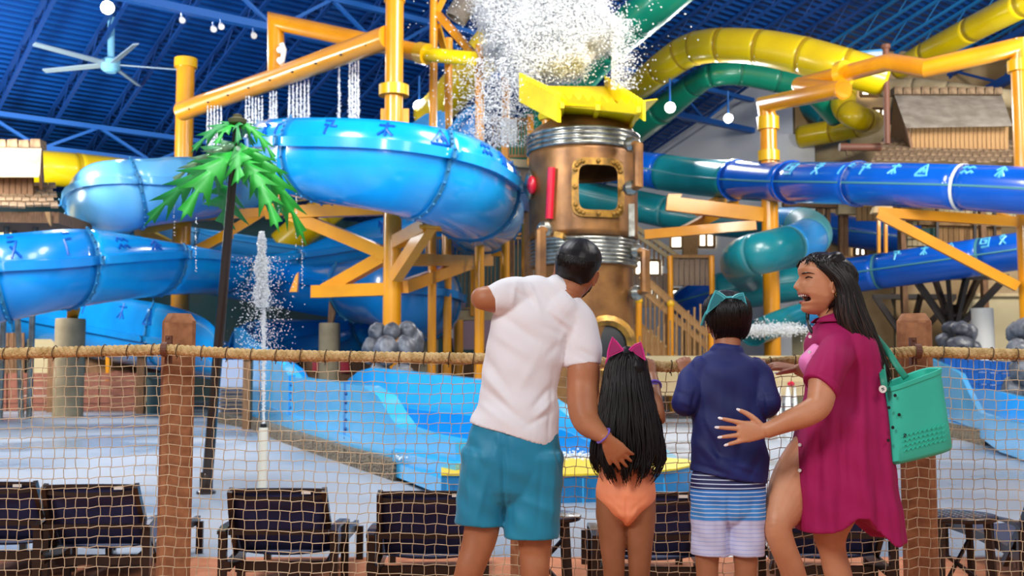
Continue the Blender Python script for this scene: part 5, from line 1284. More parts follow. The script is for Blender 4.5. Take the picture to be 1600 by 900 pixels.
def mat_stripe():
    m = bpy.data.materials.new('striped_swim_cloth'); m.use_nodes = True; nt = m.node_tree; b = nt.nodes['Principled BSDF']; L = nt.links
    b.inputs['Roughness'].default_value = .65
    tc = nt.nodes.new('ShaderNodeTexCoord'); sx = nt.nodes.new('ShaderNodeSeparateXYZ'); L.new(tc.outputs['Object'], sx.inputs[0])
    r = nt.nodes.new('ShaderNodeValToRGB'); r.color_ramp.interpolation = 'CONSTANT'
    mr = nt.nodes.new('ShaderNodeMapRange'); mr.inputs['From Min'].default_value = 0; mr.inputs['From Max'].default_value = .42
    L.new(sx.outputs['Z'], mr.inputs[0]); L.new(mr.outputs[0], r.inputs[0])
    e = r.color_ramp.elements; e[0].position = 0; e[0].color = lin('#C9CBEA'); e[1].position = .355; e[1].color = lin('#3E8EDB')
    x = e.new(.5); x.color = lin('#2F79CB'); x = e.new(.64); x.color = lin('#171C55')
    w_ = nt.nodes.new('ShaderNodeMath'); w_.operation = 'MULTIPLY'; w_.inputs[1].default_value = 62; L.new(sx.outputs['Z'], w_.inputs[0])
    fr = nt.nodes.new('ShaderNodeMath'); fr.operation = 'FRACT'; L.new(w_.outputs[0], fr.inputs[0])
    lt = nt.nodes.new('ShaderNodeMath'); lt.operation = 'LESS_THAN'; lt.inputs[1].default_value = .24; L.new(fr.outputs[0], lt.inputs[0])
    # the thin lines: white on navy and blue, lilac blue on the pale part
    r2 = nt.nodes.new('ShaderNodeValToRGB'); r2.color_ramp.interpolation = 'CONSTANT'; L.new(mr.outputs[0], r2.inputs[0])
    r2.color_ramp.elements[0].color = lin('#A9B4E2'); r2.color_ramp.elements[1].position = .355; r2.color_ramp.elements[1].color = lin('#C8D8F2')
    mx = nt.nodes.new('ShaderNodeMix'); mx.data_type = 'RGBA'; L.new(lt.outputs[0], mx.inputs[0]); L.new(r.outputs[0], mx.inputs[6]); L.new(r2.outputs[0], mx.inputs[7])
    L.new(mx.outputs[2], b.inputs['Base Color']); return m
M['stripe'] = mat_stripe()

def chain(mb, pts, ratio=.9, n=24, per=5, caps=(True, True)):
    """pts (px, py, Y, rpx[, ratio]) -> smooth elliptical tube; wide axis in the picture plane, ratio = depth/width"""
    q = []
    for p in pts:
        v = P(p[0], p[1], p[2]); q.append((v.x, v.y, v.z, S(p[3], p[2]), p[4] if len(p) > 4 else ratio))
    s = catm(q, per) if len(q) > 2 else [np.array(a) for a in q]
    C = [Vector(a[:3]) for a in s]; R = [float(a[3]) for a in s]; K = [float(a[4]) for a in s]
    def cap(c0, c1, r, k):
        d = (c0 - c1).normalized(); out = []
        for t in (.35, .65, .88, .985): out.append((c0 + d * r * .6 * t, r * sqrt(1 - t * t), k))
        return out
    if caps[0]:
        e = cap(C[0], C[1], R[0], K[0])[::-1]; C = [a[0] for a in e] + C; R = [a[1] for a in e] + R; K = [a[2] for a in e] + K
    if caps[1]:
        e = cap(C[-1], C[-2], R[-1], K[-1]); C += [a[0] for a in e]; R += [a[1] for a in e]; K += [a[2] for a in e]
    return mb.tube(C, R, n, True, [r * k for r, k in zip(R, K)])
def loft_o(mb, C, A, B, n=14):
    V = []; Fc = []
    for c, a, b in zip(C, A, B):
        for k in range(n): q = 2 * pi * k / n; V.append(c + a * cos(q) + b * sin(q))
    m_ = len(C)
    for i in range(m_ - 1):
        for k in range(n): k2 = (k + 1) % n; Fc.append((i * n + k, i * n + k2, (i + 1) * n + k2, (i + 1) * n + k))
    Fc += [tuple(range(n - 1, -1, -1)), tuple(range((m_ - 1) * n, m_ * n))]
    return mb.add(V, Fc)
def hand(mb, wrist, d, nrm, ts, L=.178, curl=(.15, .2, .25, .3), spread=.12, thumb=(.6, .8), tcurl=.2):
    d = Vector(d).normalized(); nrm = Vector(nrm); nrm = (nrm - d * nrm.dot(d)).normalized(); s = d.cross(nrm).normalized() * ts
    k = L / .178; C = [wrist - d * .02 * k, wrist, wrist + d * .03 * k, wrist + d * .06 * k, wrist + d * .088 * k, wrist + d * .1 * k]
    wd = [.024, .0245, .033, .040, .040, .030]; th = [.019, .017, .0155, .0145, .012, .007]
    loft_o(mb, C, [s * w_ * k for w_ in wd], [nrm * t * k for t in th])
    tips = []
    for i, (off, ln) in enumerate(((.031, .074), (.0105, .082), (-.0105, .076), (-.030, .060))):
        c = wrist + d * (.088 - abs(i - 1.2) * .004) * k + s * off * k
        dd = (d + s * (off / .031) * spread).normalized(); pts = [c]; rr = [.0098 * k]
        for j, fr in enumerate((.45, .3, .25)):
            ax = dd.cross(nrm).normalized(); dd = (Matrix.Rotation(-curl[i] * (.7 if j == 0 else 1), 3, ax) @ dd).normalized()
            nn = ax.cross(dd)
            c = c + dd * ln * fr * k; pts.append(c); rr.append((.0085, .0078, .0062)[j] * k)
        pts.insert(0, pts[0] - d * .02 * k); rr.insert(0, .008 * k)
        V = catm([(p.x, p.y, p.z, r_) for p, r_ in zip(pts, rr)], 3)
        C_l = [Vector(v[:3]) for v in V]; R_l = [v[3] for v in V]
        e = (C_l[-1] - C_l[-2]).normalized(); C_l += [C_l[-1] + e * .004 * k, C_l[-1] + e * .006 * k]; R_l += [R_l[-1] * .75, R_l[-1] * .3]
        mb.tube(C_l, R_l, 10); tips.append((pts[-1], e, -(e.cross(ax)) if 1 else nrm))
    c = wrist + d * .018 * k + s * .022 * k; dd = (d * thumb[0] + s * thumb[1]).normalized(); pts = [c - s * .012 * k, c]; rr = [.012 * k, .0135 * k]
    for j, ln in enumerate((.036, .030, .024)):
        dd = (dd + d * tcurl - nrm * .08).normalized(); c = c + dd * ln * k; pts.append(c); rr.append((.0115, .0095, .0075)[j] * k)
    V = catm([(p.x, p.y, p.z, r_) for p, r_ in zip(pts, rr)], 3); C_l = [Vector(v[:3]) for v in V]; R_l = [v[3] for v in V]
    e = (C_l[-1] - C_l[-2]).normalized(); C_l += [C_l[-1] + e * .004 * k, C_l[-1] + e * .006 * k]; R_l += [R_l[-1] * .7, R_l[-1] * .3]
    mb.tube(C_l, R_l, 10); tips.append((pts[-1], e, nrm)); return tips
def remesh(mb, voxel, smooth=3, fac=.5):
    me = bpy.data.meshes.new('tmp'); me.from_pydata(mb.v, [], mb.f); o = bpy.data.objects.new('tmp', me); COL.objects.link(o)
    md = o.modifiers.new('r', 'REMESH'); md.mode = 'VOXEL'; md.voxel_size = voxel
    if smooth: s_ = o.modifiers.new('s', 'SMOOTH'); s_.factor = fac; s_.iterations = smooth
    dg = bpy.context.evaluated_depsgraph_get(); dg.update(); ev = o.evaluated_get(dg); m2 = ev.to_mesh()
    n = len(m2.vertices); V = np.empty(n * 3); m2.vertices.foreach_get('co', V); V = V.reshape(-1, 3)
    N = np.empty(n * 3); m2.vertices.foreach_get('normal', N); N = N.reshape(-1, 3)
    Fc = [tuple(p.vertices) for p in m2.polygons]; ev.to_mesh_clear(); bpy.data.objects.remove(o); bpy.data.meshes.remove(me)
    return V, N, Fc
def folds(V, N, lst, facing=True, ns=0, nsc=12):
    """creases: (x0,y0,x1,y1,width,amp mm) drawn on the camera side"""
    px, py = proj(V); D = np.zeros(len(V))
    for x0, y0, x1, y1, w_, a in lst:
        dx, dy = x1 - x0, y1 - y0; L2 = dx * dx + dy * dy
        t = np.clip(((px - x0) * dx + (py - y0) * dy) / L2, 0, 1); d = np.hypot(px - x0 - t * dx, py - y0 - t * dy)
        taper = np.sin(pi * np.clip(t, .04, .96)) ** .6
        D += a * .001 * np.exp(-(d / w_) ** 2) * taper
    if facing: D *= np.clip(-N[:, 1] * 1.6 + .3, 0, 1)
    if ns:
        for k, (fx, fy, fz, ph) in enumerate(((.9, .3, .5, 1), (-.4, .8, .9, 2.3), (.6, -.5, 1.1, 4))):
            D += ns * .001 * np.sin((V[:, 0] * fx + V[:, 1] * fy + V[:, 2] * fz) * nsc * (1 + .4 * k) + ph) * .5
    return V + N * D[:, None]
# ---- heads
PROF_C = dict(z=[0, .04, .1, .16, .205, .235, .26, .3, .34, .5, .62, .66, .75, .85, .93, .98, 1],
              f=[.18, .36, .41, .385, .41, .395, .41, .425, .405, .415, .405, .43, .44, .40, .30, .17, .0])
PROF_O = dict(z=[0, .03, .08, .13, .18, .21, .24, .30, .335, .37, .41, .5, .62, .66, .75, .85, .93, .98, 1],
              f=[.20, .33, .37, .35, .385, .37, .36, .385, .425, .42, .412, .42, .405, .425, .44, .40, .30, .17, .0])
BK = dict(z=[0, .1, .2, .3, .4, .5, .6, .7, .8, .88, .95, 1], b=[.0, .03, .12, .26, .38, .46, .5, .5, .45, .36, .22, 0])
WD = dict(z=[0, .06, .12, .2, .3, .45, .6, .75, .85, .93, .98, 1], w=[.07, .145, .195, .25, .3, .325, .34, .335, .29, .21, .11, 0])
def head_fn(H, R, c, op=False):
    """returns f(phi, z, scale) in world; local x forward, y left, z up; c is the mid point"""
    pr = PROF_O if op else PROF_C
    def fn(phi, z, sc=1.0, add=0.0):
        f = float(np.interp(z, pr['z'], pr['f'])); b = float(np.interp(z, BK['z'], BK['b'])); w_ = float(np.interp(z, WD['z'], WD['w']))
        cp, sp_ = cos(phi), sin(phi); y = w_ * (abs(sp_) ** .9) * (1 if sp_ >= 0 else -1)
        x = (f * abs(cp) ** .85 if cp > 0 else -b * abs(cp) ** .9)
        if cp > 0:
            nz = [.34, .38, .42, .46, .5, .56, .62]; na = [0, .03, .105, .098, .074, .038, .01]
            x += float(np.interp(z, nz, na)) * exp(-(y / .036) ** 2) + (.012 if .36 < z < .42 else 0) * exp(-((abs(y) - .06) / .03) ** 2)
            x -= .035 * exp(-((abs(y) - .14) / .07) ** 2 - ((z - .57) / .06) ** 2)
            x += .02 * exp(-((abs(y) - .2) / .09) ** 2 - ((z - .42) / .07) ** 2)
            if op: x -= .20 * exp(-(y / .15) ** 4) * exp(-((z - .258) / .05) ** 4)
        p = Vector((x, y, z - .5)) * (H * sc) + Vector((x, y, z - .5)).normalized() * add
        return c + R @ p
    return fn
def add_head(mb, fn, n=64, m_=56):
    V = []; Fc = []; zs = [.002] + [i / m_ for i in range(1, m_)] + [.998]
    for z in zs:
        for k in range(n): V.append(fn(2 * pi * k / n, z))
    for i in range(len(zs) - 1):
        for k in range(n): k2 = (k + 1) % n; Fc.append((i * n + k, i * n + k2, (i + 1) * n + k2, (i + 1) * n + k))
    Fc += [tuple(range(n - 1, -1, -1)), tuple(range((len(zs) - 1) * n, len(zs) * n))]
    return mb.add(V, Fc)
def add_ear(mb, fn, H, R, side, z=.5):
    c = fn(side * radians(97), z); out = (R @ Vector((-.35, side * 1, 0))).normalized(); up = R @ Vector((-.12, 0, 1)); fw = up.cross(out).normalized() * 1
    Rm = Matrix((fw, out, up.normalized())).transposed()
    mb.ell(c + out * .006, (H * .085, H * .030, H * .135), 16, Rm); pts = []
    for q in np.linspace(-.3 * pi, 1.25 * pi, 16): pts.append(c + out * (.011 + .003 * sin(q)) + Rm @ Vector((cos(q) * H * .078, 0, sin(q) * H * .128)))
    mb.tube(pts, H * .016, 7)
    mb.ell(c + out * .010 + Rm @ Vector((-H * .03, 0, -H * .115)), H * .032, 10); return c, out
def rotm(yaw, pitch=0, roll=0):
    """local x forward. yaw about Z (90 = looking away from camera), pitch up, roll"""
    return Matrix.Rotation(radians(yaw), 3, 'Z') @ Matrix.Rotation(radians(-pitch), 3, 'Y') @ Matrix.Rotation(radians(roll), 3, 'X')
def hair_cap(fn, mask, name, m, parent, add=.010, topadd=0.0, n=72, m_=60, rough=.002):
    V = []; Fc = []; zs = [.01] + [i / m_ for i in range(1, m_)] + [.995]
    for z in zs:
        for k in range(n):
            ph = 2 * pi * k / n; a = abs(((ph + pi) % (2 * pi)) - pi); e = (z - mask(degrees_(a))) / .05; e = max(0, min(1, e))
            V.append(fn(ph, z, 1.0, -.012 + (add + .012 + topadd * max(0, z - .5) * 2 + rough * noise.noise(Vector((a * 9, z * 5, ph * 3)))) * e))
    for i in range(len(zs) - 1):
        for k in range(n): k2 = (k + 1) % n; Fc.append((i * n + k, i * n + k2, (i + 1) * n + k2, (i + 1) * n + k))
    Fc += [tuple(range(n - 1, -1, -1)), tuple(range((len(zs) - 1) * n, len(zs) * n))]
    return mesh_obj(name, V, Fc, m, parent, sharp=0)
def degrees_(a): return a * 180 / pi
def scalp_strands(fn, mask, N, name, m, parent, add=.014, r_=.0035, crown=(pi, .96), tip=.0, phir=(-180, 180)):
    mb = MB()
    for i in range(N):
        ph = radians(rng.uniform(*phir)); a = abs(((ph + pi) % (2 * pi)) - pi); z1 = max(.05, mask(degrees_(a)) + rng.uniform(-.03, .10)); pts = []; rr = []; z0 = rng.uniform(.75, .97)
        for k in range(8):
            g = k / 7; z = z0 + (z1 - z0) * g; p = ph + rng.normal(0, .03) + .12 * sin(i) * g
            pts.append(fn(p, max(.02, min(.985, z)), 1.0, add + rng.uniform(0, .003) - tip * g)); rr.append(r_ * (1 - .75 * g ** 3) * (.4 + .6 * min(1, g * 4)))
        mb.tube(pts, rr, 5)
    return mb.build(name, m, parent, sharp=0)
def sheet_strands(rows, N, name, m, parent, r_=2.6, depth=.05, wave=3, endj=(.75, 1), seed=1, curl=0):
    """rows: (y, xl, xr, Y) outline rows from the crown to the tips"""
    rg = np.random.default_rng(seed); ys = [r[0] for r in rows]; mb = MB(); n = len(rows)
    for i in range(N):
        f = rg.uniform(-1, 1); g1_ = endj[0] + (endj[1] - endj[0]) * (.5 + .5 * sin(f * 11 + seed) * cos(f * 23 + 2)) * rg.uniform(.75, 1); g0 = rg.uniform(0, .12); pts = []; rr = []; ph = rg.uniform(0, 6.3); dp = rg.uniform(.75, 1.05); st = 16
        for k in range(st + 1):
            g = (g0 + (g1_ - g0) * k / st) * (n - 1); j = min(int(g), n - 2); t = g - j; row = [rows[j][c] * (1 - t) + rows[j + 1][c] * t for c in range(4)]
            ff = f * (1 - .0 * t); x = (row[1] + row[2]) / 2 + ff * (row[2] - row[1]) / 2 + wave * sin(g * 1.5 + ph) * (g / n) + curl * sin(g * 3.1 + ph) * max(0, g / n - .5)
            Y = row[3] - depth * dp * sqrt(max(0, 1 - ff * ff)) * 1.0
            pts.append(P(x, row[0], Y)); e = k / st; rr.append(S(r_, Y) * (.35 + .65 * min(1, e * 5)) * (1 - .85 * max(0, e - .6) / .4))
        mb.tube(pts, rr, 5)
    return mb.build(name, m, parent, sharp=0)

# ---------------------------------------------------------------- the man
man = thing('person', 'person in white t-shirt and teal swim shorts pointing, seen from behind', 'person', (P(790, 900, 4.42).x, 4.42, 0), 'family at the net fence')
mb = MB()
chain(mb, [(757, 785, 4.42, 28), (752, 830, 4.42, 27), (743, 862, 4.41, 24.5), (733, 893, 4.4, 22), (726, 930, 4.43, 22), (718, 975, 4.46, 14), (714, 1003, 4.47, 11.5)])
chain(mb, [(838, 785, 4.42, 30), (836, 838, 4.42, 27), (836, 866, 4.42, 24), (836, 895, 4.41, 22), (838, 935, 4.44, 21), (840, 978, 4.46, 13), (840, 1003, 4.47, 11.5)])
for px in (714, 840): chain(mb, [(px, 1006, 4.42, 10), (px + 1, 1004, 4.5, 13, .8), (px + 2, 1000, 4.62, 15, .5), (px + 2, 996, 4.68, 12, .5)])
chain(mb, [(803, 712, 4.42, 58, .56), (806, 640, 4.42, 52, .62), (822, 560, 4.42, 54, .62), (842, 505, 4.42, 50, .5), (856, 480, 4.42, 36, .5)])
chain(mb, [(868, 478, 4.42, 30), (884, 455, 4.425, 27), (898, 432, 4.44, 24)], .95)
chain(mb, [(825, 475, 4.42, 22), (790, 469, 4.38, 20), (774, 468, 4.36, 21), (760, 467, 4.35, 19), (751, 466, 4.37, 17), (753, 463, 4.44, 15), (768, 458, 4.6, 13), (773, 456, 4.66, 11)])
hand(mb, P(774, 455, 4.67), (.3, .55, .02), (0, -.1, 1), 1, .18, (.05, .9, 1.0, 1.0))
chain(mb, [(902, 525, 4.42, 24), (911, 565, 4.4, 24), (912, 580, 4.39, 25.5), (911, 605, 4.38, 25), (912, 638, 4.34, 25), (918, 660, 4.30, 22), (931, 673, 4.24, 16.5), (944, 682, 4.185, 12), (947, 684, 4.175, 11.5)])
tips = hand(mb, P(948, 685, 4.172), (.12, .05, -.14), (-.25, -1, .1), 1, .17, (.22, .22, .25, .3), .16, thumb=(.8, .5))
hdm_R = rotm(72, 12, 14); hm = head_fn(.238, hdm_R, P(901, 424, 4.45))
add_head(mb, hm)
for s_ in (1, -1): add_ear(mb, hm, .238, hdm_R, s_, .47)
V, N, Fc = remesh(mb, .0048, 3)
V = folds(V, N, [(868, 452, 912, 468, 1.6, -2.5), (864, 444, 908, 461, 1.3, -2), (905, 640, 925, 668, 7, 2.5), (893, 590, 893, 640, 5, -2)], nsc=30, ns=0)
body = mesh_obj('body', V, Fc, M['skinm'], man, sharp=0)
mkm = lambda a: float(np.interp(a, [0, 50, 75, 90, 120, 150, 180], [.86, .80, .62, .55, .36, .30, .29]))
hair_cap(hm, mkm, 'hair', M['hair'], man, .007, .013)
scalp_strands(hm, lambda a: mkm(a) + .32, 200, 'hair_top_strands', M['hair'], man, .010, .0032)
mb = MB()
for i in range(160):
    ph = radians(rng.uniform(-80, 80)); mb.tube([hm(ph, rng.uniform(.02, .3), 1, .001), hm(ph, rng.uniform(.0, .25), 1, .006)], .0014, 4)
mb.build('beard', M['hair'], man)
mb = MB()
chain(mb, [(801, 680, 4.42, 70, .66), (806, 662, 4.42, 69, .66), (810, 635, 4.42, 63, .66), (811, 600, 4.42, 60, .66), (819, 560, 4.42, 61, .66), (828, 525, 4.42, 65, .62), (840, 495, 4.42, 66, .58), (855, 472, 4.42, 56, .54), (872, 458, 4.42, 34, .8), (878, 452, 4.42, 28, .9)], .66, n=40, caps=(False, True))
chain(mb, [(868, 492, 4.42, 44, .8), (880, 478, 4.42, 40, .85), (889, 469, 4.422, 33, .9)], caps=(True, False))
chain(mb, [(838, 470, 4.42, 32), (812, 463, 4.4, 31), (786, 465, 4.37, 29), (766, 470, 4.35, 23)], .85, caps=(True, False))
chain(mb, [(880, 488, 4.42, 36), (898, 510, 4.42, 35), (908, 540, 4.41, 31.5), (911, 572, 4.4, 29)], .85, caps=(True, False))
V, N, Fc = remesh(mb, .006, 4)
FM = [(790, 445, 830, 470, 4, -5), (815, 440, 835, 480, 4, -5), (805, 442, 800, 480, 4, 5), (828, 442, 846, 490, 4, 5), (845, 445, 870, 480, 4, -4), (780, 490, 850, 540, 7, -4), (770, 520, 830, 560, 7, 4), (900, 500, 880, 560, 5, -6), (890, 500, 872, 545, 5, 4), (882, 530, 850, 560, 6, -4),
      (760, 560, 800, 620, 7, -6), (757, 585, 812, 650, 6, 6), (750, 600, 830, 668, 6, -6), (745, 625, 800, 668, 6, 4), (865, 600, 830, 640, 5, -6), (868, 620, 836, 655, 5, 6), (866, 640, 820, 668, 5, -5), (840, 560, 810, 610, 8, 4), (866, 575, 856, 690, 3.5, -4), (905, 545, 930, 560, 4, -4), (896, 560, 925, 575, 4, 3), (775, 455, 770, 480, 3, -3), (850, 480, 905, 520, 5, 5), (840, 505, 890, 530, 6, -4)]
V = folds(V, N, FM, ns=2.5, nsc=28)
shirt = mesh_obj('t_shirt', V, Fc, M['tee'], man, sharp=0)
# seams: collar, sleeve hem, bottom hem
def ribbon_path(pts, r_, nm, m, par): return MB().tube([P(*p) for p in catm(pts, 5)], r_, 6).build(nm, m, par, sharp=0)
mb = MB()
cc = P(888, 468, 4.425); ring = []
for k in range(24):
    q = 2 * pi * k / 24; ring.append(cc + Vector((cos(q) * .070, sin(q) * .068, -cos(q) * .074 + .004)))
mb.tube(ring + [ring[0]], .009, 8); mb.build('collar', M['tee'], man, sharp=0)
mb = MB()
chain(mb, [(806, 655, 4.42, 64, .64), (803, 690, 4.42, 72, .62), (801, 725, 4.42, 78, .6), (801, 750, 4.42, 76, .55)], n=40)
chain(mb, [(764, 715, 4.42, 44, .95), (757, 750, 4.42, 40, .95), (751, 785, 4.42, 37.5, .95), (748, 820, 4.42, 37, .95)], n=30, caps=(True, False))
chain(mb, [(836, 715, 4.42, 46, .92), (834, 760, 4.42, 44, .92), (831, 800, 4.42, 43.5, .92), (830, 840, 4.42, 43.5, .9)], n=30, caps=(True, False))
V, N, Fc = remesh(mb, .0058, 3)
V = folds(V, N, [(786, 700, 788, 815, 4, -12), (740, 690, 760, 760, 6, -5), (728, 720, 735, 800, 5, 5), (770, 680, 790, 740, 5, -5), (760, 740, 745, 815, 5, 5), (795, 760, 800, 830, 5, -5), (810, 700, 830, 780, 7, 4), (850, 700, 840, 830, 6, -4), (866, 720, 862, 830, 5, 5), (780, 670, 775, 720, 4, 4), (792, 668, 800, 720, 4, -4), (730, 670, 726, 740, 4, -4), (815, 780, 860, 800, 6, 4), (755, 770, 780, 800, 5, -4), (868, 690, 876, 745, 3, -5)], ns=3, nsc=32)
mesh_obj('swim_shorts', V, Fc, M['shorts'], man, sharp=0)
c = P(943, 681, 4.188); mb = MB(); ax = Vector((.12, .03, -.1)).normalized(); u1 = ax.orthogonal().normalized(); u2 = ax.cross(u1); mb.tube([c + (u1 * cos(q) + u2 * sin(q)) * .0335 for q in np.linspace(0, 2 * pi, 25)], .0045, 6); mb.build('wristband', M['purple'], man, label='lilac rubber wristband')

# ---------------------------------------------------------------- the girl
girl = thing('person', 'girl with very long dark hair, pink cat ears and peach swimsuit, seen from behind', 'person', (P(978, 900, 4.36).x, 4.36, 0), 'family at the net fence')
mb = MB()
for px0, px1, px2 in ((955, 957, 959), (1001, 1000, 999)):
    chain(mb, [(px0 + (2 if px0 < 978 else -2), 770, 4.36, 25), (px0, 800, 4.36, 23.5), (px1, 845, 4.36, 20.5), (px2, 885, 4.36, 17), (px2, 915, 4.37, 15.5), (px2, 945, 4.38, 15), (px2, 985, 4.39, 10), (px2, 1006, 4.39, 9)])
    chain(mb, [(px2, 1010, 4.35, 8), (px2, 1009, 4.42, 10, .8), (px2, 1004, 4.52, 11, .5)])
chain(mb, [(978, 800, 4.36, 40, .62), (978, 775, 4.36, 45, .68), (978, 745, 4.36, 41, .66), (979, 705, 4.36, 35, .62), (981, 660, 4.36, 38, .6), (982, 625, 4.36, 42, .55), (982, 604, 4.36, 36, .5)])
chain(mb, [(982, 610, 4.36, 16), (981, 590, 4.37, 14)])
chain(mb, [(1008, 612, 4.36, 15), (1022, 630, 4.34, 13.5), (1027, 650, 4.33, 12.5), (1028, 652, 4.38, 12), (1025, 628, 4.5, 11), (1022, 602, 4.62, 9), (1019, 588, 4.68, 8.5)])
hand(mb, P(1019, 588, 4.69), (-.02, .07, .1), (0.1, -.8, .9), -1, .145, (.5, .5, .5, .5), .04)
chain(mb, [(956, 612, 4.36, 15), (942, 632, 4.34, 13.5), (940, 650, 4.34, 12.5), (944, 648, 4.4, 12), (955, 622, 4.52, 11), (962, 600, 4.62, 9)])
hand(mb, P(963, 596, 4.66), (.02, .09, .08), (0, -.8, .9), 1, .145, (.5, .5, .5, .5), .04)
hg_R = rotm(90, 4, 0); hg = head_fn(.215, hg_R, P(980, 588, 4.39)); add_head(mb, hg, 48, 40)
V, N, Fc = remesh(mb, .0048, 3)
V = folds(V, N, [(978, 800, 978, 880, 2.5, -4)])
mesh_obj('body', V, Fc, M['sking'], girl, sharp=0)
mb = MB(); chain(mb, [(979, 716, 4.36, 36.5, .66), (978, 742, 4.36, 42.5, .7), (978, 766, 4.36, 46.5, .74), (978, 782, 4.36, 44, .80), (978, 796, 4.36, 31, 1.15), (979, 808, 4.36, 17, 1.9), (979, 816, 4.36, 8, 3)], n=36, caps=(True, True))
V, N, Fc = remesh(mb, .0042, 3); V = folds(V, N, [(979, 780, 979, 815, 2.5, -5), (945, 775, 972, 800, 4, -2), (1012, 775, 986, 800, 4, -2), (960, 790, 973, 812, 3, 3), (998, 790, 986, 812, 3, 3)], ns=1, nsc=40)
mesh_obj('swimsuit', V, Fc, M['peach'], girl, sharp=0)
mb = MB(); chain(mb, [(981, 640, 4.36, 40, .63), (980, 680, 4.36, 37.5, .66), (979, 722, 4.36, 38, .69)], n=30, caps=(True, False)); V, N, Fc = remesh(mb, .006, 2); mesh_obj('swim_top', V, Fc, M['mag2'], girl, sharp=0, label='magenta upper part')
GR_ = [(549, 966, 994, 4.37), (562, 950, 1009, 4.36), (580, 945, 1012, 4.355), (605, 941, 1017, 4.34), (635, 936, 1026, 4.33), (665, 930, 1032, 4.32), (692, 925, 1038, 4.315), (715, 922, 1040, 4.315), (738, 930, 1030, 4.31), (758, 945, 1015, 4.31)]
mb = MB(); chain(mb, [((r[1] + r[2]) / 2, r[0], r[3], (r[2] - r[1]) / 2 * .96, .42 if i > 3 else .9) for i, r in enumerate(GR_[:7])] + [(981, 706, 4.31, 48, .3)], n=36)
V, N, Fc = remesh(mb, .006, 3); mesh_obj('hair', V, Fc, M['hair'], girl, sharp=0)
sheet_strands(GR_, 520, 'hair_strands', M['hair'], girl, 2.0, .085, 3.5, (.8, 1.03), 3, 3)
hair_cap(hg, lambda a: float(np.interp(a, [0, 60, 90, 120], [.85, .7, .4, .1])), 'hair_crown', M['hair'], girl, .012, .0)
def cat_ears(par, m, md, e1, e2, band, Y, nm='ear'):
    for pts in (e1, e2):
        ap = P(pts[0][0], pts[0][1], Y); l = P(pts[1][0], pts[1][1], Y); r_ = P(pts[2][0], pts[2][1], Y); mid_ = (l + r_) / 2
        o1 = [l]
        for g in (.33, .66): o1.append(l.lerp(ap, g) + (l - mid_) * .12)
        o1.append(ap)
        for g in (.66, .33): o1.append(r_.lerp(ap, g) - (r_ - mid_) * -.04)
        o1.append(r_)
        e_ = MB().slab(o1, (0, .012, 0)).build('ear', m, par); MB().tube(o1, .0035, 6).build('ear_rim', m, e_)
        cen_ = (ap + l + r_) / 3; MB().slab([cen_.lerp(p, .74) + Vector((0, -.003, 0)) for p in o1], (0, .003, 0)).build('ear_inner', md, e_)
    mb = MB(); mb.tube([P(*p) for p in catm(band, 5)], .0055, 8); mb.build('band', m, par)
cg = thing('cat_ear_headband', 'hot pink cat ear headband on the long haired girl', 'headband', P(980, 560, 4.35)); cat_ears(cg, M['earp'], mat('dark_pink_inner', '#A01F66', .5), [(957, 527), (949, 559), (974, 548)], [(1001, 535), (983, 547), (1008, 563)], [(947, 580, 4.38), (950, 560, 4.36), (965, 548, 4.35), (980, 545, 4.35), (996, 549, 4.35), (1009, 563, 4.36), (1012, 582, 4.38)], 4.30)
wt = thing('wristwatch', 'purple wristwatch on the right wrist of the girl', 'watch', P(1022, 602, 4.6)); c = P(1022.5, 603, 4.615); ax = Vector((-.03, .3, .18)).normalized(); u1 = Vector((1, 0, 0)); u2 = ax.cross(u1).normalized()
mb = MB(); mb.tube([c + (u1 * cos(q) + u2 * sin(q)) * .0265 for q in np.linspace(0, 2 * pi, 25)], .0055, 8); mb.build('strap', M['purple'], wt); MB().box(c + Vector((-.005, -.024, .0)), (.03, .012, .03)).build('watch_case', M['purple'], wt); MB().box(c + Vector((-.005, -.031, .0)), (.018, .003, .018)).build('watch_face', mat('lilac_watch_face', '#B9A8E8', .3), wt)

# ---------------------------------------------------------------- the boy
boy = thing('person', 'boy with short black hair, aqua cat ears, navy shirt and striped shorts, seen from behind', 'person', (P(1137, 900, 4.42).x, 4.42, 0), 'family at the net fence')
mb = MB()
for px in (1105, 1165):
    chain(mb, [(px + (4 if px < 1137 else -4), 800, 4.42, 22), (px, 868, 4.42, 18.5), (px, 895, 4.42, 17), (px + 1, 930, 4.43, 16.5), (px + 1, 975, 4.44, 11), (px + 1, 1000, 4.45, 9.5)])
    chain(mb, [(px + 1, 1005, 4.41, 9), (px + 1, 1003, 4.48, 11, .8), (px + 1, 998, 4.58, 12, .5)])
chain(mb, [(1138, 780, 4.42, 50, .6), (1138, 700, 4.42, 48, .6), (1137, 620, 4.42, 50, .55), (1137, 575, 4.42, 44, .5)])
chain(mb, [(1136, 572, 4.42, 24), (1136, 548, 4.425, 21), (1136, 525, 4.44, 21)])
chain(mb, [(1072, 628, 4.4, 14), (1075, 605, 4.55, 12), (1077, 588, 4.66, 10)]); chain(mb, [(1198, 628, 4.4, 14), (1194, 605, 4.55, 12), (1190, 590, 4.66, 10)])
hand(mb, P(1074, 588, 4.67), (-.01, .07, .1), (-.1, -.8, .9), 1, .15, (.5, .5, .5, .5), .04); hand(mb, P(1189, 588, 4.67), (0, .07, .1), (0, -.8, .9), -1, .15, (.5, .5, .5, .5), .04)
hb_R = rotm(97, 0, -3); hb = head_fn(.22, hb_R, P(1136, 502, 4.45)); add_head(mb, hb, 56, 46)
for s_ in (1, -1): add_ear(mb, hb, .22, hb_R, s_, .42)
V, N, Fc = remesh(mb, .0048, 3); mesh_obj('body', V, Fc, M['skinb'], boy, sharp=0)
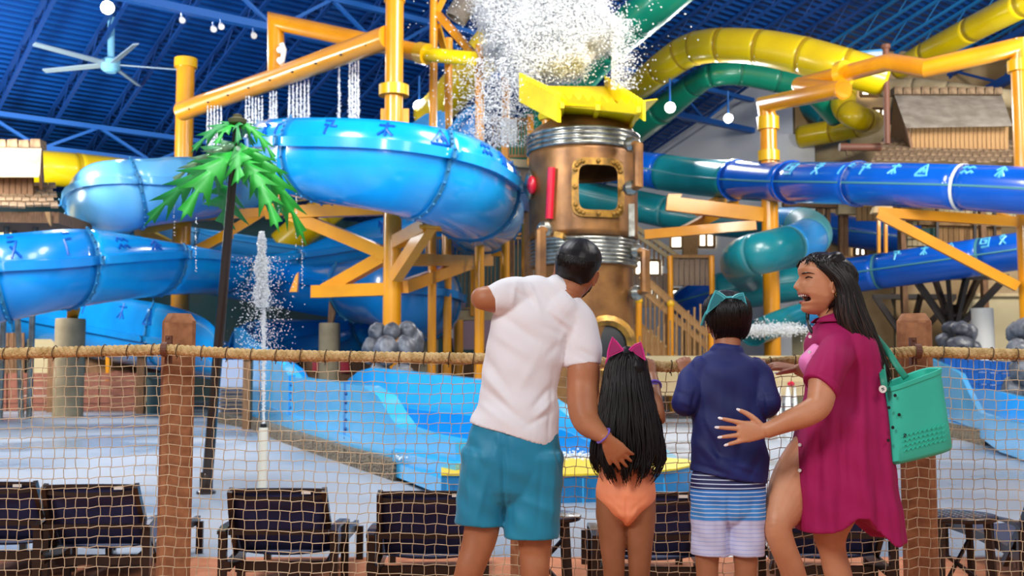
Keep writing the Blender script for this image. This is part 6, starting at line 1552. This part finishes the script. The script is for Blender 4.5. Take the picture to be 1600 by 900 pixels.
mkb = lambda a: float(np.interp(a, [0, 50, 75, 90, 105, 130, 180], [.72, .6, .5, .52, .4, .22, .13]))
hair_cap(hb, mkb, 'hair', M['hair'], boy, .016, .004)
scalp_strands(hb, mkb, 520, 'hair_strands', M['hair'], boy, .019, .0034)
mb = MB()
chain(mb, [(1138, 746, 4.42, 60, .64), (1140.5, 728, 4.42, 60.5, .64), (1139, 708, 4.42, 59, .63), (1138, 680, 4.42, 56.5, .62), (1138, 640, 4.42, 56.5, .6), (1137, 605, 4.42, 58, .56), (1137, 578, 4.42, 56, .52), (1136, 560, 4.42, 42, .52), (1136, 550, 4.42, 27, .7)], n=40, caps=(False, True))
chain(mb, [(1100, 574, 4.42, 21), (1085, 590, 4.42, 22), (1076, 610, 4.4, 22), (1071, 628, 4.38, 20), (1071, 632, 4.42, 18), (1074, 612, 4.53, 15), (1076, 598, 4.6, 13)], .9)
chain(mb, [(1172, 574, 4.42, 21), (1187, 590, 4.42, 22), (1195, 610, 4.4, 22), (1199, 630, 4.38, 20), (1199, 634, 4.42, 18), (1195, 612, 4.53, 15), (1191, 600, 4.6, 13)], .9)
V, N, Fc = remesh(mb, .0058, 3)
V = folds(V, N, [(1086, 610, 1080, 650, 4, -8), (1190, 610, 1196, 655, 4, -8), (1095, 600, 1110, 680, 6, 4), (1180, 610, 1165, 680, 7, -3), (1085, 700, 1120, 740, 6, -5), (1090, 690, 1150, 745, 6, 5), (1110, 700, 1180, 748, 6, -4), (1190, 690, 1160, 735, 6, 5), (1192, 710, 1170, 750, 5, -4), (1130, 580, 1128, 660, 7, 3), (1150, 590, 1152, 670, 6, -3), (1058, 612, 1080, 622, 4, -4), (1062, 625, 1084, 636, 4, 4), (1190, 622, 1212, 618, 4, -4), (1082, 560, 1100, 600, 4, 4), (1100, 660, 1130, 730, 5, -7), (1170, 650, 1150, 730, 6, -6), (1120, 715, 1190, 740, 5, 7), (1085, 725, 1140, 742, 4, -7)], ns=5, nsc=26)
mesh_obj('long_sleeve_shirt', V, Fc, M['navy'], boy, sharp=0)
cc = P(1136, 549, 4.43); mb = MB(); ring = [cc + Vector((cos(q) * .062, sin(q) * .055, .012 * sin(q) - .004)) for q in np.linspace(0, 2 * pi, 25)]; mb.tube(ring, .007, 8); mb.build('collar', M['navy'], boy, sharp=0)
mb = MB()
chain(mb, [(1138, 722, 4.42, 50, .52), (1138, 745, 4.42, 57, .58), (1138, 768, 4.42, 58.5, .62), (1138, 790, 4.42, 58, .58)], n=36)
chain(mb, [(1110, 775, 4.42, 31, .95), (1110, 820, 4.42, 30, .95), (1109, 867, 4.42, 29.5, .95)], n=28, caps=(True, False)); chain(mb, [(1166, 775, 4.42, 31, .95), (1166, 820, 4.42, 29.5, .95), (1165, 867, 4.42, 28.5, .95)], n=28, caps=(True, False))
V, N, Fc = remesh(mb, .0052, 3)
V = folds(V, N, [(1138, 770, 1138, 862, 3.5, -9), (1100, 760, 1105, 860, 5, 4), (1120, 770, 1122, 860, 5, -4), (1155, 760, 1150, 860, 5, 4), (1175, 770, 1178, 860, 5, -4), (1090, 780, 1088, 860, 4, -3)], ns=2.5, nsc=36)
sh = mesh_obj('striped_shorts', V, Fc, M['stripe'], boy, sharp=0)
cb2 = thing('cat_ear_headband', 'aqua cat ear headband on the boy', 'headband', P(1136, 470, 4.35)); cat_ears(cb2, M['eart'], M['eartd'], [(1118, 454), (1104, 491), (1135, 465)], [(1161, 458), (1144, 466), (1168, 487)], [(1096, 508, 4.42), (1104, 488, 4.37), (1122, 470, 4.355), (1138, 465, 4.35), (1152, 467, 4.355), (1166, 482, 4.37), (1172, 500, 4.42)], 4.345)

# ---------------------------------------------------------------- the woman
wom = thing('person', 'laughing woman with long dark hair in a magenta shirt, seen in profile', 'person', (P(1290, 900, 4.47).x, 4.47, 0), 'family at the net fence')
mb = MB()
chain(mb, [(1300, 690, 4.50, 44, .8), (1270, 722, 4.49, 46, .75), (1244, 762, 4.47, 43, .72), (1224, 796, 4.43, 32, .8), (1215, 822, 4.40, 23, .95), (1222, 850, 4.4, 20.5), (1236, 885, 4.43, 19.5), (1246, 915, 4.46, 18), (1262, 960, 4.5, 12), (1268, 990, 4.52, 10)])
chain(mb, [(1325, 710, 4.52, 50, .9), (1320, 760, 4.52, 40, .9), (1302, 812, 4.5, 30), (1297, 835, 4.5, 26), (1301, 862, 4.51, 20.5), (1309, 895, 4.52, 21), (1318, 930, 4.53, 18), (1328, 970, 4.54, 11), (1330, 990, 4.54, 10)])
for x_, Y_ in ((1268, 4.52), (1330, 4.54)): chain(mb, [(x_ + 8, 990, Y_, 9), (x_ - 6, 993, Y_, 9, 1.2), (x_ - 30, 993, Y_ - .01, 8, 1.5), (x_ - 52, 994, Y_ - .02, 6, 2)])
chain(mb, [(1318, 720, 4.48, 48, 1.1), (1312, 660, 4.47, 36, 1.2), (1308, 600, 4.47, 40, 1.3), (1308, 552, 4.47, 36, 1.2), (1310, 528, 4.47, 22, 1.3)])
chain(mb, [(1307, 520, 4.47, 22), (1300, 500, 4.47, 18.5), (1293, 478, 4.47, 18), (1292, 460, 4.47, 18)])
for sx, Y_ in ((0, 4.40), (6, 4.53)): chain(mb, [(1285, 560, Y_, 26), (1268 + sx, 574, Y_, 22)])
chain(mb, [(1306, 545, 4.33, 18), (1299, 562, 4.30, 21), (1288, 590, 4.255, 23.5), (1284, 615, 4.235, 22), (1278, 635, 4.22, 20.5), (1258, 648, 4.215, 19.5), (1235, 657, 4.22, 17), (1212, 667, 4.225, 13.5), (1198, 673, 4.23, 12, .8)])
tw1 = hand(mb, P(1196, 673.5, 4.232), (-.98, .02, -.03), (0, -1, .05), 1, .19, (.10, .06, .06, .08), .26, thumb=(.45, .9), tcurl=.35)
chain(mb, [(1312, 545, 4.58, 18), (1316, 572, 4.66, 19), (1312, 600, 4.68, 18), (1285, 590, 4.7, 15), (1258, 581, 4.73, 11.5), (1246, 577, 4.74, 10.5, .8)])
tw2 = hand(mb, P(1244, 576, 4.742), (-.97, .06, .14), (.15, -.45, .9), -1, .165, (.22, .3, .35, .4), .10, thumb=(.7, .6))
hw_R = rotm(183, 4, 0); Hw = .246; hw = head_fn(Hw, hw_R, P(1287, 446, 4.47), True); add_head(mb, hw, 96, 84)
e_c, e_o = add_ear(mb, hw, Hw, hw_R, 1, .47)
add_ear(mb, hw, Hw, hw_R, -1, .47)
V, N, Fc = remesh(mb, .0036, 2, .45)
mesh_obj('body', V, Fc, M['skinw'], wom, sharp=0)
# face details on the head surface (phi>0 is the side towards the camera)
side_ = 1
def hp(ph, z, add=0): return hw(radians(ph) * side_, z, 1, add)
mb = MB()
for i in range(11):
    g = i / 10; mb.tube([hp(22 + 26 * g, .585 + .012 * sin(pi * g), .0005), hp(22 + 26 * g, .583 + .012 * sin(pi * g), .003)], .0016, 5)
mb.tube([hp(20 + 30 * g, .586 + .014 * sin(pi * g), .001) for g in np.linspace(0, 1, 9)], [.0012, .002, .0024, .0026, .0026, .0024, .0022, .0018, .001], 6)
mb.build('eyelashes', M['hair'], wom)
MB().tube([hp(14 + 42 * g, .655 + .018 * sin(pi * g * .9) - .012 * g, .001) for g in np.linspace(0, 1, 10)], [.0015, .0026, .003, .003, .003, .0028, .0024, .002, .0015, .0008], 6).build('eyebrow', M['hairb'], wom)
mb = MB(); mb.ell(hw(0, .262) + hw_R @ Vector((-.005, 0, 0)), (.030, .027, .019), 16); mb.build('mouth_cavity', M['mouth'], wom)
mb = MB()
for k in range(-5, 6):
    a = k * 9.5; p = hw_R @ Vector((.0995 * cos(radians(a * .9)) - .0, .027 * sin(radians(a * 1.6)), 0)); c = P(1287, 446, 4.47) + p + hw_R @ Vector((.0, 0, (.305 - .5) * Hw)); mb.box(c, (.0048, .0048, .0095), hw_R)
mb.build('upper_teeth', M['teeth'], wom)
mb = MB(); mb.tube([hw(radians(a), .332 - .0018 * abs(a) ** 1.0 * .9, 1, .001) for a in np.linspace(-30, 30, 15)], [.001] + [.0042] * 13 + [.001], 8); mb.build('upper_lip', M['lips'], wom, sharp=0)
mb = MB(); mb.tube([hw(radians(a), .185 + .0016 * abs(a) ** 1.0, 1, .001) for a in np.linspace(-30, 30, 15)], [.001] + [.0050] * 13 + [.001], 8); mb.build('lower_lip', M['lips'], wom, sharp=0)
er = thing('earring', 'tiny gold hoop earring in the ear of the laughing woman', 'earring', e_c + Vector((0, -.012, -.045))); mb = MB(); cc = e_c + Vector((.006, -.018, -.036)); mb.tube([cc + Vector((cos(q) * .006, .002, sin(q) * .007)) for q in np.linspace(0, 2 * pi, 13)], .0013, 5); mb.build('hoop', M['gold'], er)
mkw = lambda a: float(np.interp(a, [0, 30, 60, 80, 95, 108, 122, 180], [.93, .90, .80, .70, .66, .52, .1, .0]))
hair_cap(hw, mkw, 'hair_crown', M['hairb'], wom, .011, .006)
scalp_strands(hw, mkw, 260, 'hair_crown_strands', M['hairb'], wom, .012, .003, phir=(20, 330))
WR = [(404, 1268, 1312, 4.47), (416, 1268, 1325, 4.455), (432, 1290, 1335, 4.44), (450, 1304, 1342, 4.435), (470, 1305, 1348, 4.43), (490, 1304, 1355, 4.425), (510, 1308, 1364, 4.42), (530, 1322, 1372, 4.42), (550, 1334, 1380, 4.425), (570, 1346, 1387, 4.43), (590, 1358, 1392, 4.43), (612, 1370, 1392, 4.43)]
mb = MB(); chain(mb, [((r[1] + r[2]) / 2, r[0], r[3] + .03, (r[2] - r[1]) / 2 * .93, 1.5 if i < 5 else .9) for i, r in enumerate(WR[1:10])], n=30)
V, N, Fc = remesh(mb, .006, 3); mesh_obj('hair', V, Fc, M['hairb'], wom, sharp=0)
sheet_strands(WR, 420, 'hair_strands', M['hairb'], wom, 1.9, .085, 3, (.8, 1.0), 5, 5); sheet_strands(WR[3:], 60, 'hair_tips', M['hairt'], wom, 1.4, .092, 5, (.85, 1.0), 8, 9)
MB().tube([P(*p) for p in catm([(1262, 485, 4.55), (1262, 500, 4.54), (1265, 512, 4.5), (1272, 524, 4.45)], 4)], [S(3, 4.5)] * 12 + [S(1, 4.5)], 8).build('hair_lock', M['hairb'], wom)
# bikini and shirt
mb = MB(); chain(mb, [(1286, 562, 4.40, 29), (1267, 575, 4.40, 24.5, 1)]); chain(mb, [(1290, 562, 4.53, 29), (1272, 575, 4.53, 23, 1)]); chain(mb, [(1300, 600, 4.47, 40, 1.3), (1300, 590, 4.47, 40, 1.3)]); V, N, Fc = remesh(mb, .005, 3); mesh_obj('bikini_top', V, Fc, M['bikini'], wom, sharp=0)
SR = [(500, 1290, 1322, 1.2), (508, 1276, 1343, 1.35), (528, 1264, 1360, 1.4), (550, 1262, 1368, 1.4), (580, 1264, 1374, 1.25), (620, 1261, 1380, 1.15), (660, 1251, 1385, 1.15), (700, 1243, 1389, 1.1), (740, 1241, 1394, 1.05), (780, 1243, 1401, 1.05), (830, 1246, 1409, 1.0)]
HX = [1240, 1262, 1298, 1302, 1318, 1338, 1350, 1378, 1409]; HY = [828, 827, 822, 808, 803, 803, 820, 847, 842]
V = []; Fc = []; n = 120; rows = catm([(r[0], r[1], r[2], r[3]) for r in SR], 6); mrow = len(rows)
for i, (y, xl, xr, k) in enumerate(rows):
    for j in range(n):
        q = 2 * pi * j / n; cx_ = (xl + xr) / 2; a = (xr - xl) / 2; g = i / (mrow - 1)
        fl_w = 1 + .045 * g ** 1.5 * sin(q * 9 + 2 * g + .8) + .03 * g * sin(q * 17 + 1)
        x = cx_ + a * cos(q); yy = y
        if g > .6:
            hy = float(np.interp(x, HX, HY)); yy = y + (hy - 830) * ((g - .6) / .4) ** 1.5
        Yd = 4.47 + S(a, 4.47) * k * .84 * abs(sin(q)) ** .55 * (1 if sin(q) > 0 else -1) * (fl_w if abs(sin(q)) > .2 else 1)
        Y0 = 4.47; pp = P(x, yy, Y0); V.append(Vector((pp.x, Yd, pp.z)))
for i in range(mrow - 1):
    for j in range(n): j2 = (j + 1) % n; Fc.append((i * n + j, i * n + j2, (i + 1) * n + j2, (i + 1) * n + j))
Fc += [tuple(range(n - 1, -1, -1)), tuple(range((mrow - 1) * n, mrow * n))]
mb = MB().add(V, Fc)
chain(mb, [(1322, 528, 4.42, 22), (1312, 543, 4.36, 27), (1300, 565, 4.30, 30), (1289, 585, 4.27, 30), (1281, 603, 4.25, 28)], 1.0, caps=(True, False))
chain(mb, [(1318, 522, 4.57, 26), (1318, 560, 4.64, 27), (1312, 600, 4.66, 26)], 1.0, caps=(True, False))
V, N, Fc = remesh(mb, .0055, 3)
V = folds(V, N, [(1330, 520, 1320, 640, 6, -5), (1345, 560, 1350, 800, 8, 7), (1325, 640, 1330, 800, 7, -6), (1300, 640, 1306, 800, 6, 6), (1280, 650, 1276, 820, 6, -6), (1262, 650, 1262, 820, 5, 5), (1370, 600, 1384, 830, 8, -6), (1310, 660, 1318, 790, 4, -6), (1290, 540, 1276, 590, 4, -4), (1305, 530, 1300, 600, 5, 5), (1272, 510, 1270, 590, 3, -3), (1278, 585, 1300, 598, 4, -4), (1340, 510, 1352, 560, 6, 4), (1358, 650, 1366, 820, 5, 4)], ns=2.5, nsc=24)
mesh_obj('magenta_shirt', V, Fc, M['magenta'], wom, sharp=0)
mb = MB(); chain(mb, [(1287, 597, 4.26, 30), (1280, 606, 4.25, 29.5)], 1.0, caps=(False, False), n=30); V, N, Fc = remesh(mb, .004, 2); mesh_obj('sleeve_cuff', V, Fc, M['magenta'], wom, sharp=0)
mb = MB(); cc = P(1303, 497, 4.47); V = []; Fc = []; n = 30
for i, (r1, dz, tl) in enumerate(((.052, -.03, 0), (.056, .0, .02), (.060, .022, .025), (.075, .012, .02), (.092, -.018, 0))):
    for k in range(n):
        q = 2 * pi * k / n; V.append(cc + Vector((r1 * cos(q) * 1.0 - .0, r1 * 1.0 * sin(q), dz + tl * cos(q) * .8)))
for i in range(4):
    for k in range(n):
        if abs(k - n / 2) < 1.6: continue
        k2 = (k + 1) % n; Fc.append((i * n + k, i * n + k2, (i + 1) * n + k2, (i + 1) * n + k))
mesh_obj('collar', V, Fc, M['magenta'], wom, solid=.004, sharp=60)
# placket edge and buttons
for x_, y_, Y_ in ((1266, 526, 4.34), (1265, 550, 4.33), (1250, 695, 4.39), (1250, 735, 4.38), (1256, 650, 4.36)):
    c = P(x_, y_, Y_); b_ = MB().tube([c, c + Vector((-.003, -.004, 0))], .0068, 12).build('button', M['white'], wom)
    if (x_, y_) == (1256, 650): bpy.data.objects.remove(b_)
# nails
for tps, par, nrm in ((tw1, wom, Vector((0, -1, .05))), (tw2, wom, Vector((.1, -.5, .85)))):
    for p, e, _ in tps:
        e = e.normalized(); nn = (nrm - e * nrm.dot(e)).normalized(); s_ = e.cross(nn); Rm = Matrix((s_, e, nn)).transposed()
        MB().ell(p + e * .004 + nn * .0052, (.0055, .0105, .0022), 10, Rm).build('fingernail', M['nail'], par)
# ---------------------------------------------------------------- the tote
tb = thing('tote_bag', 'teal green foam tote bag hanging from the shoulder of the laughing woman', 'bag', P(1432, 715, 4.4))
def tote_ring(g, out=0.0, n=48):
    L_ = P(1386, 724, 4.38).lerp(P(1380, 604, 4.38), g); R_ = P(1482, 700, 4.46).lerp(P(1460, 574, 4.46), g); c = (L_ + R_) / 2; a = (R_ - L_) / 2; b = Vector((-.12, 1, 0)).normalized() * (.062 + .02 * g); out_ = []
    aa = a * (1 + out / a.length)
    for k in range(n):
        q = 2 * pi * k / n; cx_ = abs(cos(q)) ** .45 * (1 if cos(q) > 0 else -1); sy = abs(sin(q)) ** .45 * (1 if sin(q) > 0 else -1)
        out_.append(c + aa * cx_ + (b + b.normalized() * out) * sy)
    return out_
V = []; Fc = []; gs = [(-.035, -.035), (-.012, -.010), (.03, 0), (.25, 0), (.5, 0), (.75, 0), (.93, 0), (.94, .004), (.995, .005), (1.0, .002), (.99, -.006), (.6, -.008)]
for g, o_ in gs: V += tote_ring(g, o_)
n = 48
for i in range(len(gs) - 1):
    for k in range(n): k2 = (k + 1) % n; Fc.append((i * n + k, i * n + k2, (i + 1) * n + k2, (i + 1) * n + k))
Fc += [tuple(range(n - 1, -1, -1)), tuple(range((len(gs) - 1) * n, len(gs) * n))]
bd = mesh_obj('bag_body', V, Fc, M['tote'], tb, sharp=40)
def tote_surf(px, py):
    """point on the near face of the bag"""
    L0 = P(1386, 724, 4.38); R0 = P(1482, 700, 4.46); L1_ = P(1380, 604, 4.38)
    nrm = (R0 - L0).cross(L1_ - L0).normalized(); 
    if nrm.y > 0: nrm = -nrm
    g = (720 - py) / 125; o_ = L0 + nrm * (.062 + .02 * g); ray = (P(px, py, 4) - Vector((0, 0, CZ))); t = (o_ - Vector((0, 0, CZ))).dot(nrm) / ray.dot(nrm); return Vector((0, 0, CZ)) + ray * t, nrm
for x_, y_ in ((1398.6, 618), (1389, 637), (1405, 648), (1395, 668), (1414, 680), (1388, 688)):
    p, nn = tote_surf(x_, y_); MB().tube([p + nn * -.001, p + nn * .001], .0068, 14).build('vent_hole', M['black'], tb)
for r_ in range(4):
    for k in range(10):
        x_ = 1412 + k * 7 - r_ * 1; y_ = 706 - r_ * 7.5 - k * 1.9; p, nn = tote_surf(x_, y_); q, _ = tote_surf(x_ + 4, y_ - 4.5); s_, _ = tote_surf(x_ + 7, y_ - .5)
        MB().tube([p, q, s_], .0016, 5).build('tread_ridge', M['tote'], tb)
def strap(pts, nm='strap'):
    W = [P(*p) for p in catm(pts, 6)]; mb = MB(); mb.tube(W, S(5.2, 4.4), 10, True, [.0035] * len(W)); return mb.build(nm, M['totes'], tb, sharp=0)
strap([(1330, 503, 4.47), (1360, 519, 4.48), (1384, 545, 4.45), (1402, 572, 4.40), (1416, 591, 4.39)]); 
s2 = strap([(1328, 505, 4.44), (1356, 524, 4.45), (1374, 558, 4.40), (1380, 590, 4.32), (1383, 612, 4.31)])
c = P(1379, 608, 4.298); MB().tube([c, c + Vector((0, -.004, 0))], S(6, 4.3), 20).build('logo_button', M['white'], tb, label='white round logo button')
mb = MB()
for dx, dz, r_ in ((-.003, .002, .0032), (.003, -.001, .0028), (-.001, -.005, .002), (.002, .005, .002)): mb.ell(c + Vector((dx, -.0045, dz)), (r_, .0008, r_), 8)
mb.build('logo_mark', M['black'], tb)
